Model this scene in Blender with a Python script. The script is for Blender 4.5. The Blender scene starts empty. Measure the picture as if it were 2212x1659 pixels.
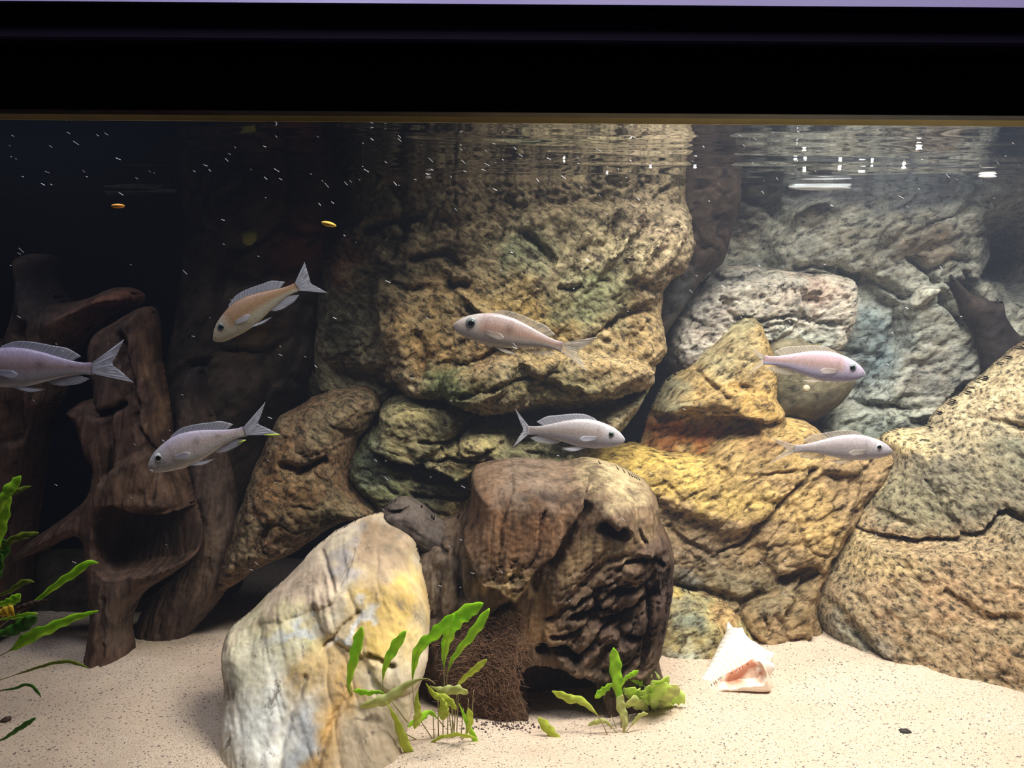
import bpy, math, random
import numpy as np
from mathutils import Vector, Matrix
random.seed(7)
C = bpy.context.scene.collection
SC = bpy.context.scene
# ---------------------------------------------------------------- camera
CAM = Vector((0.0, -0.55, 0.0)); F = 1916.0; PITCH = math.radians(8.0); ROLL = math.radians(0.38)
cd = bpy.data.cameras.new('camera'); cam = bpy.data.objects.new('camera', cd); C.objects.link(cam)
cd.sensor_width = 36.0; cd.lens = 36.0 * F / 2212.0; cd.clip_start = 0.01
CM = Matrix.Rotation(math.pi / 2 - PITCH, 4, 'X') @ Matrix.Rotation(ROLL, 4, 'Z')
cam.matrix_world = Matrix.Translation(CAM) @ CM
SC.camera = cam
# ---------------------------------------------------------------- world, exposure
SC.view_settings.view_transform = 'Standard'; SC.view_settings.look = 'None'
SC.view_settings.gamma = 1.0; SC.view_settings.use_curve_mapping = False
SC.view_settings.exposure = 0.0
w = bpy.data.worlds.new('room_dark'); SC.world = w; w.use_nodes = True
w.node_tree.nodes['Background'].inputs[0].default_value = (0.32, 0.28, 0.5, 1)
w.node_tree.nodes['Background'].inputs[1].default_value = 0.02
SC.cycles.use_denoising = True
SC.cycles.max_bounces = 6; SC.cycles.diffuse_bounces = 3; SC.cycles.transparent_max_bounces = 24
SC.cycles.volume_bounces = 0
SC.cycles.caustics_reflective = False; SC.cycles.caustics_refractive = False
WL = 0.0855          # water level
SAND = -0.41
# ---------------------------------------------------------------- lamps in the hood above the water, one added light over the lid
def area(name, loc, tgt, sx, sy, power, col, spread=180):
    l = bpy.data.lights.new(name, 'AREA'); l.shape = 'RECTANGLE'; l.size = sx; l.size_y = sy
    l.energy = power; l.color = col; l.spread = math.radians(spread)
    o = bpy.data.objects.new(name, l); C.objects.link(o); o.location = loc
    o.rotation_euler = (Vector(tgt) - Vector(loc)).to_track_quat('-Z', 'Y').to_euler()
    return o
area('hood_lamp', (0.40, 0.14, 0.30), (0.36, 0.26, -0.4), 0.42, 0.10, 5.6, (1.0, 0.94, 0.86), 150)
area('hood_lamp', (0.13, 0.10, 0.30), (0.10, 0.30, -0.4), 0.24, 0.08, 2.5, (1.0, 0.93, 0.82), 140)
area('hood_lamp', (0.30, 0.31, 0.30), (0.30, 0.38, -0.4), 0.46, 0.05, 2.1, (1.0, 0.92, 0.82), 170)
area('hood_lamp_blue', (-0.30, 0.07, 0.30), (-0.28, 0.12, -0.4), 0.46, 0.05, 0.9, (0.92, 0.91, 1.0), 120)
area('lid_fill_light', (0.0, -0.5, 1.6), (0.0, -0.05, 0.16), 0.8, 0.3, 3.2, (0.80, 0.76, 1.0), 60)  # unseen light added overhead to brighten the lid edge

# ---------------------------------------------------------------- helpers
CMI = np.array(CM.to_3x3()); CAMN = np.array(CAM)
def rays(pts):
    p = np.asarray(pts, float)
    d = np.stack([(p[:, 0] - 1106) / F, -(p[:, 1] - 829.5) / F, -np.ones(len(p))], 1)
    return d @ CMI.T
def PN(pts, y=0.3, kz=0.0, zr=0.0, kx=0.0, xr=0.0):
    """where the sight lines through photo points meet the plane y = y + kz(z-zr) + kx(x-xr)"""
    d = rays(pts)
    t = (y - kz * zr - kx * xr - CAMN[1] + kz * CAMN[2] + kx * CAMN[0]) / (d[:, 1] - kz * d[:, 2] - kx * d[:, 0])
    return CAMN + d * t[:, None]
def P(px, py, y): return Vector(PN([(px, py)], y)[0])
def mpp(y): return (y + 0.55) / F       # metres per photo pixel at depth y
def sand_h(x, y):
    x = np.asarray(x, float); y = np.asarray(y, float)
    return SAND + 0.006 * np.sin(x * 9 + 1.3) * np.cos(y * 11) + 0.004 * np.sin(x * 23 + y * 17) - 0.004
def P_sand(px, py):
    d = rays([(px, py)])[0]; z = SAND
    for _ in range(6):
        p = CAMN + d * ((z - CAMN[2]) / d[2]); z = float(sand_h(p[0], p[1]))
    return Vector((p[0], p[1], z))
def tag(o, label=None, cat=None, group=None, kind=None):
    if label: o['label'] = label
    if cat: o['category'] = cat
    if group: o['group'] = group
    if kind: o['kind'] = kind
    return o
def mesh_obj(name, V, Fc, mat, parent=None, smooth=True, origin=None):
    V = np.asarray(V, float)
    if origin is None: origin = V.mean(0)
    origin = np.array(origin, float)
    me = bpy.data.meshes.new(name); me.from_pydata((V - origin).tolist(), [], [tuple(f) for f in Fc]); me.update()
    if mat: me.materials.append(mat)
    if smooth: me.polygons.foreach_set('use_smooth', [True] * len(me.polygons))
    o = bpy.data.objects.new(name, me); C.objects.link(o); o.location = origin.tolist()
    if parent is not None:
        o.parent = parent; o.matrix_parent_inverse = Matrix.Identity(4)
        o.location = (Vector(origin.tolist()) - root_loc(parent))
    return o
def root_loc(p):
    v = Vector((0, 0, 0))
    while p is not None: v += p.location; p = p.parent
    return v
def empty(name, loc):
    o = bpy.data.objects.new(name, None); o.empty_display_size = 0.02; C.objects.link(o); o.location = loc; return o
def box(name, lo, hi, mat, parent=None, bevel=0.0):
    x0, y0, z0 = lo; x1, y1, z1 = hi
    V = [(x0,y0,z0),(x1,y0,z0),(x1,y1,z0),(x0,y1,z0),(x0,y0,z1),(x1,y0,z1),(x1,y1,z1),(x0,y1,z1)]
    Fc = [(0,3,2,1),(4,5,6,7),(0,1,5,4),(1,2,6,5),(2,3,7,6),(3,0,4,7)]
    o = mesh_obj(name, V, Fc, mat, parent, smooth=False)
    if bevel:
        m = o.modifiers.new('b', 'BEVEL'); m.width = bevel; m.segments = 3
    return o

# noise ---------------------------------------------------------------
def _h(ix, iy, iz, s=0):
    h = (ix * 374761393 + iy * 668265263 + iz * 1274126177 + s * 974634777) & 0xffffffff
    h = ((h ^ (h >> 13)) * 1103515245) & 0xffffffff
    h = ((h ^ (h >> 16)) * 2246822519) & 0xffffffff
    return h ^ (h >> 15)
def perlin(p, seed=0):
    i = np.floor(p).astype(np.int64); f = p - i
    u = f * f * f * (f * (f * 6 - 15) + 10); out = 0
    for dx in (0, 1):
        for dy in (0, 1):
            for dz in (0, 1):
                h = _h(i[:, 0] + dx, i[:, 1] + dy, i[:, 2] + dz, seed)
                g = np.stack([(h & 255) / 127.5 - 1, ((h >> 8) & 255) / 127.5 - 1, ((h >> 16) & 255) / 127.5 - 1], 1)
                d = ((f - np.array([dx, dy, dz])) * g).sum(1)
                out = out + d * (u[:, 0] if dx else 1 - u[:, 0]) * (u[:, 1] if dy else 1 - u[:, 1]) * (u[:, 2] if dz else 1 - u[:, 2])
    return out * 1.1
def fbm(p, octv=4, seed=0, gain=0.5):
    a = 1; s = 0; q = p.copy()
    for k in range(octv): s = s + a * perlin(q, seed + k); q = q * 2.03 + 3.7; a *= gain
    return s
def voro(p, seed=0):
    i = np.floor(p).astype(np.int64); f = p - i
    f1 = np.full(len(p), 9.0); f2 = np.full(len(p), 9.0); cid = np.zeros(len(p))
    for dx in (-1, 0, 1):
        for dy in (-1, 0, 1):
            for dz in (-1, 0, 1):
                h = _h(i[:, 0] + dx, i[:, 1] + dy, i[:, 2] + dz, seed)
                q = np.stack([(h & 1023) / 1023 + dx, ((h >> 10) & 1023) / 1023 + dy, ((h >> 20) & 1023) / 1023 + dz], 1) - f
                d = np.sqrt((q * q).sum(1)); n = d < f1
                f2 = np.where(n, f1, np.minimum(f2, d)); cid = np.where(n, (h & 4095) / 4095, cid); f1 = np.where(n, d, f1)
    return f1, f2, cid
def aniso(V, freq, ang, st):
    """stretch the noise along direction ang (degrees in the x-z plane) by st"""
    a = math.radians(ang); c, s = math.cos(a), math.sin(a)
    q = np.stack([(V[:, 0] * c + V[:, 2] * s) / st, V[:, 1], (-V[:, 0] * s + V[:, 2] * c)], 1)
    return q * freq
def noise_sum(V, spec, seed=0):
    d = np.zeros(len(V))
    for k, sp in enumerate(spec):
        kind, amp, freq = sp[:3]; ang = sp[3] if len(sp) > 3 else 0; st = sp[4] if len(sp) > 4 else 1
        q = aniso(V, freq, ang, st); sd = seed * 31 + k * 7
        wv = np.stack([fbm(q * 0.7 + 11, 2, sd + 50), fbm(q * 0.7 + 23, 2, sd + 60), fbm(q * 0.7 + 37, 2, sd + 70)], 1)
        if kind == 'fbm': d += amp * fbm(q, 5, sd)
        elif kind == 'ridge': d -= amp * np.clip(1 - np.abs(fbm(q + wv * 0.4, 4, sd)) * 4.5, 0, 1) ** 1.5
        elif kind == 'vor':
            f1, f2, c = voro(q + wv * 0.5, sd); d += amp * (c - 0.5) * np.clip((f2 - f1) * 5, 0, 1) - amp * 0.9 * np.clip(1 - (f2 - f1) * 9, 0, 1)
        elif kind == 'pit': d -= amp * np.clip((fbm(q, 3, sd) - 0.12) * 3.2, 0, 1)
        elif kind == 'step':
            t = fbm(q, 3, sd) * 5 + q[:, 2] * 0.6; fr = t - np.floor(t)
            d += amp * (fr ** 3 - 0.3)
    return d
# 2-D polygons ----------------------------------------------------------
def smooth_poly(p, n=5, closed=True):
    p = np.asarray(p, float); N = len(p); out = []
    for i in range(N if closed else N - 1):
        if closed: a, b, c, d = p[(i - 1) % N], p[i], p[(i + 1) % N], p[(i + 2) % N]
        else: a, b, c, d = p[max(i - 1, 0)], p[i], p[i + 1], p[min(i + 2, N - 1)]
        for k in range(n):
            t = k / n
            out.append(0.5 * (2 * b + (c - a) * t + (2 * a - 5 * b + 4 * c - d) * t * t + (3 * b - a - 3 * c + d) * t ** 3))
    if not closed: out.append(p[-1])
    return np.array(out)
def seg_dist(q, poly, closed=True):
    best = np.full(len(q), 1e9); near = q.copy(); N = len(poly)
    for i in range(N if closed else N - 1):
        a = poly[i]; b = poly[(i + 1) % N]; ab = b - a
        t = np.clip(((q - a) @ ab) / max(ab @ ab, 1e-18), 0, 1); c = a + t[:, None] * ab
        d = np.hypot(*(q - c).T); m = d < best; best[m] = d[m]; near[m] = c[m]
    return best, near
def inside(q, poly):
    r = np.zeros(len(q), bool); N = len(poly)
    for i in range(N):
        a = poly[i]; b = poly[(i + 1) % N]
        c = ((a[1] > q[:, 1]) != (b[1] > q[:, 1]))
        with np.errstate(divide='ignore', invalid='ignore'):
            x = (b[0] - a[0]) * (q[:, 1] - a[1]) / (b[1] - a[1]) + a[0]
        r ^= c & (q[:, 0] < x)
    return r
def sdf(q, poly):
    d, n = seg_dist(q, poly); return np.where(inside(q, poly), d, -d), n
def vnormals(V, Fc):
    n = np.zeros_like(V); Q = np.asarray(Fc)
    c = np.cross(V[Q[:, 2]] - V[Q[:, 0]], V[Q[:, 3]] - V[Q[:, 1]])
    for k in range(4):
        for j in range(3): n[:, j] += np.bincount(Q[:, k], c[:, j], len(V))
    return n / np.maximum(np.linalg.norm(n, axis=1), 1e-12)[:, None]

def relief(name, outline, y, T, R, mat, step=4, kz=0, kx=0, back=0.6, plates=(), cracks=(), bumps=(), noise=(), rough=(),
           tint=(0.4, 0.3, 0.2), patches=(), seed=1, parent=None, sm=5, zref=None, p=2.0, holes=(), origin=None, ragged=0.0, zones=(), tm=1.0):
    """a closed rock or wood body: traced silhouette at its own depth, rounded front and back, carved and displaced"""
    ol = np.asarray(outline, float)
    mid = ol.mean(0); c0 = PN([mid], y)[0]; zr = c0[2] if zref is None else zref; xr = c0[0]
    def to2(pts, dy=0.0):
        w3 = PN(pts, y + dy, kz, zr, kx, xr); return w3[:, [0, 2]]
    dyf = -T * 0.75
    poly = smooth_poly(to2(ol), sm)
    if ragged:
        q3 = np.stack([poly[:, 0], np.full(len(poly), y), poly[:, 1]], 1)
        poly = poly + ragged * np.stack([fbm(q3 * 45, 4, seed), fbm(q3 * 45 + 9, 4, seed + 5)], 1)
    hp = [smooth_poly(to2(h), sm) for h in holes]
    h = step * mpp(y)
    lo = poly.min(0) - h * 1.5; hi = poly.max(0) + h * 1.5
    nx = int((hi[0] - lo[0]) / h) + 2; nz = int((hi[1] - lo[1]) / h) + 2
    gx, gz = np.meshgrid(lo[0] + np.arange(nx) * h, lo[1] + np.arange(nz) * h, indexing='ij')
    q = np.stack([gx.ravel(), gz.ravel()], 1)
    s, nr = sdf(q, poly)
    for hh in hp:
        s2, n2 = sdf(q, hh); s2 = -s2; m = s2 < s; s = np.where(m, s2, s); nr = np.where(m[:, None], n2, nr)
    keep = s > -0.8 * h; snap = keep & (s < 0.4 * h)
    q = np.where(snap[:, None], nr, q); s = np.where(snap, 0, s)
    idx = np.arange(nx * nz).reshape(nx, nz)
    Q = np.stack([idx[:-1, :-1], idx[1:, :-1], idx[1:, 1:], idx[:-1, 1:]], -1).reshape(-1, 4)
    Q = Q[keep[Q].all(1) & (~snap[Q]).any(1)]
    used = np.unique(Q); remap = -np.ones(nx * nz, int); remap[used] = np.arange(len(used)); Q = remap[Q]
    q = q[used]; s = s[used]; sn = snap[used]
    env = (1 - (1 - np.clip(s / (R * mpp(y)), 0, 1)) ** p) ** (1 / p)
    relv = T * env
    q3 = np.stack([q[:, 0], np.full(len(q), y), q[:, 1]], 1)
    wob = np.stack([fbm(q3 * 30, 4, seed + 3), fbm(q3 * 30 + 17, 4, seed + 4)], 1) * 0.012
    qw = q + wob * 0.5
    soft = np.clip(env * 1.3, 0, 1)
    for pl in plates:
        pp, hgt, er = pl[:3]; d2, _ = sdf(qw, smooth_poly(to2(pp, dyf), 4))
        t = np.clip(d2 / (er * 0.6 * mpp(y)) + 0.5, 0, 1); relv = relv + soft * hgt * (1 - (1 - t) ** 2)
    for bm in bumps:
        (bx, by, rx, ry, an, hgt) = bm; c = to2([(bx, by)], dyf)[0]; a = math.radians(an)
        dx = qw - c; u = (dx[:, 0] * math.cos(a) + dx[:, 1] * math.sin(a)) / (rx * mpp(y)); v = (-dx[:, 0] * math.sin(a) + dx[:, 1] * math.cos(a)) / (ry * mpp(y))
        relv = relv + soft * hgt * np.exp(-(u * u + v * v))
    for ck in cracks:
        pts, wd, dep = ck; d2, _ = seg_dist(qw, smooth_poly(to2(pts, dyf), 4, False), False)
        relv = relv - soft * dep * 1.3 * np.exp(-(d2 / (wd * mpp(y))) ** 2)
    if noise: relv = relv + soft * noise_sum(q3, noise, seed)
    for zn in zones:
        (bx, by, rx, ry, zs) = zn; c = to2([(bx, by)], dyf)[0]; dx = (qw - c) / (np.array([rx, ry]) * mpp(y))
        relv = relv + soft * np.clip(1.5 - np.sqrt((dx * dx).sum(1)), 0, 1) * noise_sum(q3, zs, seed + 9)
    relv = np.maximum(relv, 0.12 * T * env)
    base = y + kz * (q[:, 1] - zr) + kx * (q[:, 0] - xr)
    VF = np.stack([q[:, 0], base - relv, q[:, 1]], 1)
    # even out the ring next to the outline
    nb_ = np.zeros(len(q)); acc = np.zeros((len(q), 3))
    E = np.concatenate([Q[:, [0, 1]], Q[:, [1, 2]], Q[:, [2, 3]], Q[:, [3, 0]]]); E = np.concatenate([E, E[:, ::-1]])
    near_edge = s < 3.2 * h
    for _ in range(5):
        cnt = np.bincount(E[:, 0], minlength=len(q)); av = np.stack([np.bincount(E[:, 0], VF[E[:, 1], k], len(q)) for k in range(3)], 1) / np.maximum(cnt, 1)[:, None]
        VF[near_edge] = VF[near_edge] * 0.5 + av[near_edge] * 0.5
    q = VF[:, [0, 2]]
    inn = ~sn; nb = inn.sum(); bi = np.arange(len(q)); bi[inn] = len(q) + np.arange(nb)
    VB = np.stack([q[:, 0], base + T * back * env, q[:, 1]], 1)[inn]
    V = np.concatenate([VF, VB]); FF = np.concatenate([Q, bi[Q][:, ::-1]])
    if rough:
        for spec in rough:
            n = vnormals(V, FF); d = noise_sum(V, [spec], seed + 100); d[len(q):] *= 0.4
            ef = np.clip(s / (7 * h), 0.12, 1); d = d * np.concatenate([ef, ef[inn]])
            V = V + n * d[:, None]
    if origin is None: origin = (V[:, 0].mean(), V[:, 1].mean(), V[:, 2].min())
    o = mesh_obj(name, V, FF, mat, parent, origin=origin)
    col = np.tile(np.array(tint, float), (len(V), 1))
    wv2 = V[:, [0, 2]] + np.stack([fbm(V * 40 + 5, 4, seed + 8), fbm(V * 40 + 31, 4, seed + 9)], 1) * 0.02
    for pa in patches:
        (bx, by, rx, ry, an, cc) = pa[:6]; st = pa[6] if len(pa) > 6 else 1.0
        c = to2([(bx, by)], dyf)[0]; a = math.radians(an); dx = wv2 - c
        u = (dx[:, 0] * math.cos(a) + dx[:, 1] * math.sin(a)) / (rx * mpp(y)); v = (-dx[:, 0] * math.sin(a) + dx[:, 1] * math.cos(a)) / (ry * mpp(y))
        m = np.clip(1.6 - (u * u + v * v) ** 0.5 * 1.3, 0, 1)[:, None] * st
        col = col * (1 - m) + np.array(cc) * m
    at = o.data.color_attributes.new('tint', 'FLOAT_COLOR', 'POINT')
    at.data.foreach_set('color', np.concatenate([np.clip(col * tm, 0, 1), np.ones((len(V), 1))], 1).astype(np.float32).ravel())
    return o

# ---------------------------------------------------------------- materials
def newmat(name):
    m = bpy.data.materials.new(name); m.use_nodes = True; nt = m.node_tree
    b = nt.nodes['Principled BSDF']; b.inputs['Specular IOR Level'].default_value = 0.2
    return m, nt, b
def nd(nt, t, **k):
    n = nt.nodes.new(t)
    for a, v in k.items(): setattr(n, a, v)
    return n
def coords(nt, ang=0, st=1.0):
    tc = nd(nt, 'ShaderNodeTexCoord'); mp = nd(nt, 'ShaderNodeMapping')
    mp.inputs['Rotation'].default_value = (0, math.radians(ang), 0); mp.inputs['Scale'].default_value = (1 / st, 1, 1)
    mp.vector_type = 'POINT'
    # rotate first, then scale
    mp2 = nd(nt, 'ShaderNodeMapping'); mp.inputs['Scale'].default_value = (1, 1, 1); mp2.inputs['Scale'].default_value = (1 / st, 1, 1)
    nt.links.new(tc.outputs['Object'], mp.inputs[0]); nt.links.new(mp.outputs[0], mp2.inputs[0]); return mp2.outputs[0]
def noise_n(nt, vec, scale, detail=6, rough=0.6, dist=0.0):
    n = nd(nt, 'ShaderNodeTexNoise'); n.inputs['Scale'].default_value = scale; n.inputs['Detail'].default_value = detail
    n.inputs['Roughness'].default_value = rough; n.inputs['Distortion'].default_value = dist
    nt.links.new(vec, n.inputs['Vector']); return n.outputs['Fac']
def ramp(nt, fac, stops):
    r = nd(nt, 'ShaderNodeValToRGB'); e = r.color_ramp.elements
    while len(e) > 1: e.remove(e[-1])
    e[0].position = stops[0][0]; e[0].color = (*stops[0][1], 1)
    for ps, c in stops[1:]:
        x = e.new(ps); x.color = (*c, 1)
    nt.links.new(fac, r.inputs[0]); return r.outputs[0]
def mixc(nt, a, b, fac, mode='MIX'):
    m = nd(nt, 'ShaderNodeMix', data_type='RGBA', blend_type=mode)
    for s, v in ((m.inputs[6], a), (m.inputs[7], b), (m.inputs[0], fac)):
        if isinstance(v, (int, float)): s.default_value = v
        elif isinstance(v, tuple): s.default_value = (*v, 1)
        else: nt.links.new(v, s)
    return m.outputs[2]
def rock_mat(name, ang=-35, st=2.2, sc=110, pit=(0.045, 0.035, 0.025), pit_lo=0.40, contrast=0.55, hue2=(0.30, 0.26, 0.16), hue_amt=0.4, bump=0.9, rough=0.75):
    m, nt, b = newmat(name); v = coords(nt, ang, st); vi = coords(nt)
    at = nd(nt, 'ShaderNodeAttribute', attribute_name='tint')
    n1 = noise_n(nt, v, sc, 8, 0.68, 0.3); n2 = noise_n(nt, vi, sc * 0.16, 4, 0.6); n3 = noise_n(nt, v, sc * 2.6, 6, 0.7)
    c = mixc(nt, at.outputs['Color'], hue2, ramp(nt, n2, [(0.42, (0, 0, 0)), (0.62, (hue_amt,) * 3)]))
    lo = 1 - contrast
    c = mixc(nt, c, ramp(nt, n1, [(0.36, (lo,) * 3), (0.5, (1, 1, 1)), (0.62, (1 + contrast * 1.1,) * 3)]), 1.0, 'MULTIPLY')
    c = mixc(nt, c, pit, ramp(nt, n1, [(pit_lo - 0.07, (0.95,) * 3), (pit_lo + 0.02, (0, 0, 0))]))
    c = mixc(nt, c, pit, ramp(nt, n3, [(0.32, (0.8,) * 3), (0.40, (0, 0, 0))]))
    nt.links.new(c, b.inputs['Base Color']); b.inputs['Roughness'].default_value = rough
    bp = nd(nt, 'ShaderNodeBump'); bp.inputs['Strength'].default_value = bump; bp.inputs['Distance'].default_value = 0.003
    nt.links.new(n1, bp.inputs['Height'])
    bp2 = nd(nt, 'ShaderNodeBump'); bp2.inputs['Strength'].default_value = bump * 0.7; bp2.inputs['Distance'].default_value = 0.001
    nt.links.new(n3, bp2.inputs['Height']); nt.links.new(bp.outputs[0], bp2.inputs['Normal'])
    nt.links.new(bp2.outputs[0], b.inputs['Normal']); return m
def wood_mat(name, ang=90, st=9, sc=150, dark=(0.02, 0.012, 0.008), bump=0.7):
    m, nt, b = newmat(name); v = coords(nt, ang, st); vi = coords(nt)
    at = nd(nt, 'ShaderNodeAttribute', attribute_name='tint')
    n1 = noise_n(nt, v, sc, 8, 0.65, 0.6); n2 = noise_n(nt, vi, 35, 6, 0.6); n3 = noise_n(nt, vi, 420, 3, 0.6)
    c = mixc(nt, at.outputs['Color'], ramp(nt, n1, [(0.3, (0.4,) * 3), (0.5, (1,) * 3), (0.7, (1.5,) * 3)]), 1.0, 'MULTIPLY')
    c = mixc(nt, c, dark, ramp(nt, n2, [(0.36, (0.7,) * 3), (0.5, (0, 0, 0))]))
    c = mixc(nt, c, (0.42, 0.36, 0.3), ramp(nt, n3, [(0.66, (0,) * 3), (0.74, (0.35,) * 3)]))
    nt.links.new(c, b.inputs['Base Color']); b.inputs['Roughness'].default_value = 0.7
    bp = nd(nt, 'ShaderNodeBump'); bp.inputs['Strength'].default_value = bump; bp.inputs['Distance'].default_value = 0.003
    nt.links.new(n1, bp.inputs['Height']); nt.links.new(bp.outputs[0], b.inputs['Normal']); return m
def plain(name, col, rough=0.5, spec=0.3, emit=None, es=1.0):
    m, nt, b = newmat(name); b.inputs['Base Color'].default_value = (*col, 1); b.inputs['Roughness'].default_value = rough
    b.inputs['Specular IOR Level'].default_value = spec
    if emit: b.inputs['Emission Color'].default_value = (*emit, 1); b.inputs['Emission Strength'].default_value = es
    return m
def thin_mat(name, c1, c2, trans=0.4, clear=0.0, sc=60, ang=0, st=1, rough=0.4, attr=None):
    """leaf or fin: diffuse + translucent, optionally partly clear"""
    m, nt, b = newmat(name); v = coords(nt, ang, st); n = noise_n(nt, v, sc, 4, 0.6)
    c = ramp(nt, n, [(0.35, c1), (0.65, c2)]); nt.links.new(c, b.inputs['Base Color']); b.inputs['Roughness'].default_value = rough
    t = nd(nt, 'ShaderNodeBsdfTranslucent'); nt.links.new(c, t.inputs[0])
    mx = nd(nt, 'ShaderNodeMixShader'); mx.inputs[0].default_value = trans
    nt.links.new(b.outputs[0], mx.inputs[1]); nt.links.new(t.outputs[0], mx.inputs[2]); out = mx.outputs[0]
    if clear:
        tr = nd(nt, 'ShaderNodeBsdfTransparent'); m2 = nd(nt, 'ShaderNodeMixShader')
        at = nd(nt, 'ShaderNodeAttribute', attribute_name='ray')
        mr = nd(nt, 'ShaderNodeMapRange'); mr.inputs['To Min'].default_value = min(1, clear * 1.3); mr.inputs['To Max'].default_value = clear * 0.55
        nt.links.new(at.outputs['Fac'], mr.inputs['Value']); nt.links.new(mr.outputs[0], m2.inputs[0])
        nt.links.new(out, m2.inputs[1]); nt.links.new(tr.outputs[0], m2.inputs[2]); out = m2.outputs[0]
    nt.links.new(out, nt.nodes['Material Output'].inputs[0]); return m

M_warm = rock_mat('warm_rock', sc=190, contrast=0.62, pit_lo=0.445)
M_grey = rock_mat('grey_rock', ang=15, st=2.0, sc=150, pit=(0.05, 0.055, 0.06), hue2=(0.22, 0.25, 0.24), hue_amt=0.5, contrast=0.48, pit_lo=0.425, bump=1.0)
M_gold = rock_mat('golden_rock', ang=30, st=2.0, sc=150, pit=(0.05, 0.03, 0.015), hue2=(0.22, 0.15, 0.07), hue_amt=0.55, contrast=0.55, pit_lo=0.43, bump=1.0)
M_pale = rock_mat('pale_smooth_rock', ang=-75, st=3.0, sc=38, pit=(0.15, 0.12, 0.10), hue2=(0.46, 0.38, 0.28), hue_amt=0.35, contrast=0.30, pit_lo=0.36, bump=0.35)
M_dark = rock_mat('dark_rock', ang=40, st=1.8, sc=60, pit=(0.012, 0.01, 0.008), hue2=(0.05, 0.035, 0.02), hue_amt=0.6, contrast=0.5)
M_wood = wood_mat('stump_wood')
M_drift = wood_mat('drift_wood', ang=80, st=10, sc=120)
M_black = plain('black_frame', (0.03, 0.016, 0.012), 0.45, 0.3)
M_black2 = plain('black_frame_face', (0.035, 0.026, 0.048), 0.5, 0.3)

# ---------------------------------------------------------------- the tank
m, nt, b = newmat('tank_glass')
tr = nd(nt, 'ShaderNodeBsdfTransparent'); tr.inputs[0].default_value = (0.97, 0.98, 0.97, 1)
gl = nd(nt, 'ShaderNodeBsdfGlossy'); gl.inputs['Roughness'].default_value = 0.02
fr = nd(nt, 'ShaderNodeFresnel'); fr.inputs[0].default_value = 1.2
mx = nd(nt, 'ShaderNodeMixShader'); nt.links.new(fr.outputs[0], mx.inputs[0]); nt.links.new(tr.outputs[0], mx.inputs[1]); nt.links.new(gl.outputs[0], mx.inputs[2])
nt.links.new(mx.outputs[0], nt.nodes['Material Output'].inputs[0]); M_glass = m
tag(box('window_1', (-0.80, -0.012, -0.47), (0.80, -0.002, 0.30), M_glass), kind='structure')

# sand
m, nt, b = newmat('sand'); v = coords(nt)
n1 = noise_n(nt, v, 900, 3, 0.7); n2 = noise_n(nt, v, 420, 2, 0.5); n3 = noise_n(nt, v, 12, 4, 0.6); n4 = noise_n(nt, v, 1500, 2, 0.6)
c = ramp(nt, n1, [(0.35, (0.40, 0.30, 0.22)), (0.5, (0.62, 0.50, 0.40)), (0.65, (0.78, 0.68, 0.58))])
c = mixc(nt, c, (0.58, 0.44, 0.34), ramp(nt, n3, [(0.4, (0,) * 3), (0.65, (0.5,) * 3)]))
c = mixc(nt, c, (0.07, 0.06, 0.07), ramp(nt, n2, [(0.33, (0.9,) * 3), (0.385, (0,) * 3)]))
c = mixc(nt, c, (0.95, 0.92, 0.9), ramp(nt, n4, [(0.68, (0,) * 3), (0.72, (0.8,) * 3)]))
nt.links.new(c, b.inputs['Base Color']); b.inputs['Roughness'].default_value = 0.8
bp = nd(nt, 'ShaderNodeBump'); bp.inputs['Strength'].default_value = 0.5; bp.inputs['Distance'].default_value = 0.0015
nt.links.new(n1, bp.inputs['Height']); nt.links.new(bp.outputs[0], b.inputs['Normal']); M_sand = m
xs = np.linspace(-0.78, 0.78, 300); ys = np.linspace(0.0, 0.66, 140)
X, Y = np.meshgrid(xs, ys, indexing='ij'); Xr, Yr = X.ravel(), Y.ravel()
Z = sand_h(Xr, Yr) + fbm(np.stack([Xr, Yr, Xr * 0], 1) * 22, 4, 3) * 0.003
n = len(xs); k = len(ys); idx = np.arange(n * k).reshape(n, k)
Q = np.stack([idx[:-1, :-1], idx[1:, :-1], idx[1:, 1:], idx[:-1, 1:]], -1).reshape(-1, 4)
# closed slab of sand
rim = np.concatenate([idx[:, 0], idx[-1, 1:], idx[-2::-1, -1], idx[0, -2:0:-1]])
V = np.stack([Xr, Yr, Z], 1); VB = V[rim].copy(); VB[:, 2] = -0.465
nb = len(rim); Fs = [tuple(f) for f in Q] + [(rim[i], n * k + i, n * k + (i + 1) % nb, rim[(i + 1) % nb]) for i in range(nb)] + [tuple(n * k + i for i in range(nb))]
o = mesh_obj('floor', np.concatenate([V, VB]), Fs, M_sand, origin=(0, 0.3, -0.465)); tag(o, kind='structure')

# back and side walls of the tank
M_wall = plain('dark_blue_backing', (0.012, 0.017, 0.035), 0.8, 0.1)
tag(box('wall_back', (-0.80, 0.66, -0.47), (0.80, 0.68, 0.30), M_wall), kind='structure')
tag(box('wall_left', (-0.80, 0.0, -0.47), (-0.782, 0.66, 0.30), M_wall), kind='structure')
tag(box('wall_right', (0.782, 0.0, -0.47), (0.80, 0.66, 0.30), M_wall), kind='structure')
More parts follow.
